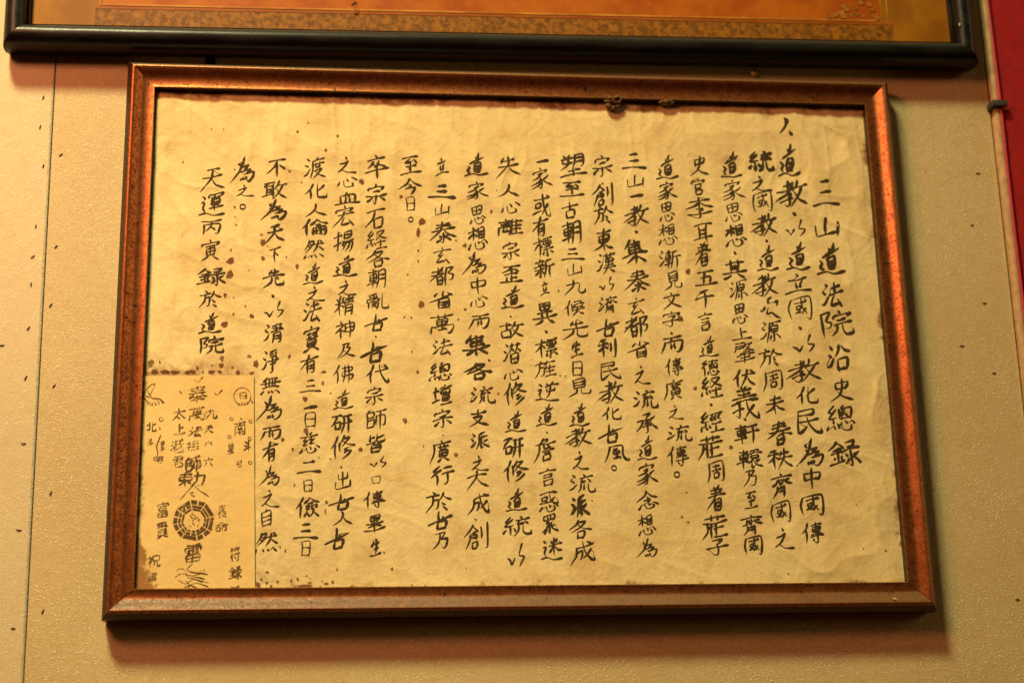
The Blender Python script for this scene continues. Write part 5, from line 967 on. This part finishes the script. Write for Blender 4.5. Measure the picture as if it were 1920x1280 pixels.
def quad_ring(a0, a1, r0, r1):
    V = []; F = []
    c = OCT; cosn = math.cos(math.pi / 8)
    for k in range(2):
        t = a0 + (a1 - a0) * k
        for r_ in (r0, r1):
            rr = r_ * (cosn * .55 / math.cos(t - c) + .45)
            x, z = bx + rr * math.cos(t), bz + rr * math.sin(t)
            V.append((x, slip_y(x, z) - .00032, z))
    A.add(V, [[0, 1, 3, 2]])


TRI = [(1, 1, 1), (0, 1, 1), (1, 0, 1), (0, 0, 1), (0, 0, 0), (1, 0, 0), (0, 1, 0), (1, 1, 0)]
for s_ in range(8):
    OCT = c = 2 * math.pi * (s_ + .5) / 8 + .2
    hw = math.pi / 8 - .035
    for ln, (r0, r1) in enumerate(((.80, .99), (.64, .755), (.50, .60))):
        r0 *= br; r1 *= br
        if TRI[s_][ln]: quad_ring(c - hw, c + hw, r0, r1)
        else: quad_ring(c - hw, c - .05, r0, r1); quad_ring(c + .05, c + hw, r0, r1)
for k in range(26):
    t = random.uniform(0, 6.28); r_ = random.uniform(.05, .42) * br
    p = np.array((bx + r_ * math.cos(t), bz + r_ * math.sin(t))); q = p + np.array((random.uniform(-1, 1), random.uniform(-1, 1))) * .0022
    brush(A, [p, q], .0007, slip_y, .00034)
mesh('eight_sided_diagram', A.v, A.f, MAT['print_ink'], sheet)

# ------------------------------------------------------------------ insect nests at the frame's upper lip
mud = plain('dried_mud', (.155, .085, .036), .9, 0, .55, 420, .0012)


def lumps(spec, seed):
    rr = random.Random(seed); A = Acc()
    for (x, y, z, a, b, c, ang) in spec:
        bm = bmesh.new(); bmesh.ops.create_icosphere(bm, subdivisions=3, radius=1)
        rot = Matrix.Rotation(ang, 3, 'Y')
        ph = [rr.random() * 6 for _ in range(4)]
        for v in bm.verts:
            q = v.co
            f_ = 1 + .16 * math.sin(q.x * 4 + ph[0]) * math.sin(q.z * 5 + ph[1]) + .10 * math.sin(q.x * 11 + ph[2] + q.y * 7) + rr.uniform(-.06, .06)
            q = Vector((q.x * a * f_, q.y * b * f_, q.z * c * f_))
            v.co = Vector((x, y, z)) + rot @ q
        bm.verts.index_update()
        A.add([v.co.copy() for v in bm.verts], [[v.index for v in f_.verts] for f_ in bm.faces]); bm.free()
    return A


cx, cz = .1010, .2530
A = lumps([(cx - .004, .0052, cz + .004, .0046, .003, .0022, .5), (cx + .003, .0048, cz + .0045, .0042, .003, .0020, -.4), (cx + .0065, .0070, cz + .001, .0038, .003, .0018, -.6),
           (cx - .001, .0075, cz + .001, .0062, .004, .0024, .2), (cx - .0045, .0090, cz - .0035, .0040, .004, .0026, .7), (cx + .001, .0100, cz - .0048, .0050, .004, .0024, -.2),
           (cx + .0055, .0095, cz - .003, .0034, .003, .0022, -.7), (cx - .0068, .0072, cz + .0012, .0024, .002, .0014, .2), (cx, .0120, cz - .006, .0040, .003, .0020, .3)], 3)
o = mesh('insect_nest', A.v, A.f, mud, smooth=40)
tag(o, 'crumbly brown insect nest stuck under the top copper rail, larger of two', 'insect nest', 'insect nests under the top rail')
cx, cz = .1593, .2558
A = lumps([(cx - .005, .0085, cz, .0034, .003, .0020, .1), (cx + .001, .0080, cz + .0006, .0060, .003, .0019, -.05), (cx + .0055, .0090, cz - .0004, .0036, .003, .0015, -.2), (cx - .001, .0100, cz - .0014, .0062, .003, .0013, .0)], 5)
o = mesh('insect_nest', A.v, A.f, mud, smooth=40)
tag(o, 'small flat brown insect nest under the top copper rail, right of the larger one', 'insect nest', 'insect nests under the top rail')
V, F = tube_data([(.3590, .0008, -.2742), (.3612, .0003, -.2752), (.3640, .0010, -.2762)], [.0004, .0011, .0003], 8)  # pale fleck modelled in place of a glint on the bottom rail
mesh('glint_fleck', V, F, plain('pale_glint', (.70, .60, .42), .6), rl[2], 60)

# ------------------------------------------------------------------ the dark framed print above
up = thing('framed_print', 'dark framed gold and orange print hanging above the copper framed manuscript', 'framed print', (-.008, YW, .2995))
TH = R(.577); ct, sn = math.cos(TH), math.sin(TH)
PW, PH = 1.0450, .640
pz0 = .2968 + PH / 2


def upx(v):
    x, y, z = v
    z = z + PH / 2
    return (-.0112 + x * ct - z * sn, y, .3047 + x * sn + z * ct - .0003)


md = M('dark_lacquered_moulding')
f = md.noise(70, 4, .6, sc=(.3, 1, 1)); g = md.noise(900, 3)
dd = up_sheen(md, .12)  # grey-green highlight painted on the moulding's upward faces
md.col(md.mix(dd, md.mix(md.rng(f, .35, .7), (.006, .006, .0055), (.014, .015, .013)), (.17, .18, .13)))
md.rough(md.rng(g, .3, .7, .26, .40)); md.b.inputs['Specular IOR Level'].default_value = .24
md.nrm(md.bump(f, .0004))
MAT['dark'] = md.m
pr = [(.006, .0305), (.0025, .0300), (.0005, .0220), (.0000, .0140)]
for k in range(15):
    t = math.pi * k / 14
    pr.append((.0122 - .0120 * math.cos(t), .0110 - .0165 * math.sin(t) ** .85 if 0 < k < 14 else .0110))
pr += [(.0249, .0045), (.0258, .0060), (.0258, .0150), (.0200, .0160), (.006, .0305)]
pr = [p for i, p in enumerate(pr) if i == 0 or p != pr[i - 1]]
ur = rails(up, PW, PH, pr, [(0, MAT['dark'])], upx, smooth=50)

# print: gold margin, mottled ornamental band, gold line and orange field
PX0 = -PW / 2; PZ0 = 0


def up_quad(acc, x0, x1, z0, z1, y):
    V = [upx((x, y, z - PH / 2)) for x, z in ((x0, z0), (x1, z0), (x1, z1), (x0, z1))]
    acc.add(V, [[0, 1, 2, 3]])


def print_mat(name, c1, c2, scale, dist=0.0, hard=(.35, .65)):
    m = M(name)
    f_ = m.noise(scale, 5, .62, dist=dist); g_ = m.noise(700, 2)
    c = m.mix(m.rng(f_, *hard), c1, c2)
    c = m.mix(m.rng(g_, .4, .7, 0, .25), c, tuple(q * .6 for q in c1))
    m.col(c); m.rough(.5); m.b.inputs['Specular IOR Level'].default_value = .2
    return m.m


A = Acc(); up_quad(A, -PW / 2 + .021, PW / 2 - .021, .021, PH - .021, .0135)
pm = mesh('print_sheet', A.v, A.f, print_mat('print_margin', (.22, .088, .004), (.32, .14, .007), 24), up)
A = Acc(); up_quad(A, -.432, .432, .0262, .0480, .0131)
mesh('ornament_band', A.v, A.f, print_mat('print_band', (.12, .048, .005), (.30, .125, .010), 170, .5, (.36, .66)), pm)
A = Acc(); up_quad(A, -.432, .432, .0484, .0515, .0129)
mesh('gold_line', A.v, A.f, print_mat('print_line_base', (.24, .06, .005), (.31, .09, .008), 40), pm)
A = Acc(); up_quad(A, -.425, .415, .0522, .0543, .0127); up_quad(A, .4195, .4213, .0500, .60, .0127); up_quad(A, .4265, .4280, .0480, .60, .0127); up_quad(A, -.428, -.426, .052, .60, .0127)
mesh('gold_line', A.v, A.f, print_mat('print_gold', (.34, .12, .012), (.52, .25, .03), 25), pm)
A = Acc(); up_quad(A, -.424, .4185, .0545, .60, .0130)
mesh('orange_field', A.v, A.f, print_mat('print_orange', (.30, .066, .002), (.40, .115, .005), 30), pm)
# corner filigree: a leafy gold triangle inside the lower right corner
A = Acc()
for k in range(46):
    a_ = random.random(); b_ = random.random() * (1 - a_)
    x = .417 - a_ * .058; z = .0560 + b_ * .045
    r_ = random.uniform(.0016, .0042)
    n_ = 9; t0 = random.random() * 6
    V = [upx((x, .0124 - k * 4e-6, z - PH / 2))]
    for j in range(n_):
        t = t0 + 2 * math.pi * j / n_
        q = r_ * (.55 + .45 * abs(math.sin(1.5 * t)))
        V.append(upx((x + q * math.cos(t), .0124 - k * 4e-6, z + q * math.sin(t) * .8 - PH / 2)))
    A.add(V, [[0, 1 + j, 1 + (j + 1) % n_] for j in range(n_)])
mesh('corner_filigree', A.v, A.f, print_mat('print_filigree', (.24, .10, .012), (.36, .17, .025), 60), pm)
# chip on the right rail
bm = bmesh.new(); bmesh.ops.create_icosphere(bm, subdivisions=2, radius=1)
for v in bm.verts: v.co = Vector((.4900, -.0040, .3513)) + Vector((v.co.x * .0007, v.co.y * .0012, v.co.z * .0019)) * (1 + random.uniform(-.15, .15))
bm.verts.index_update()
mesh('chipped_spot', [v.co.copy() for v in bm.verts], [[v.index for v in f_.verts] for f_ in bm.faces], plain('bare_chip', (.75, .60, .42), .6), ur[1], 60)
bm.free()
# little dead insect on the print
bug = thing('dead_insect', 'tiny dead insect clinging to the orange print above the frame', 'insect', (-.1732, .0125, .3596))
V, F = tube_data([(-.1768, .0085, .3575), (-.1750, .0060, .3588), (-.1730, .0055, .3602), (-.1708, .0070, .3612)], [.0003, .0010, .0011, .0005], 10)
mesh('insect_body', V, F, MAT['tack'], bug, 60)
A = Acc()
for k in range(4):
    x = -.1752 + k * .0013
    A.add(*tube_data([(x, .0062, .3590 + k * .0005), (x + .0006, .0075, .3572 + k * .0005), (x + .0010, .0124, .3565 + k * .0005)], [.00025, .0002, .00015], 6))
mesh('insect_legs', A.v, A.f, MAT['tack'], bug, 60)
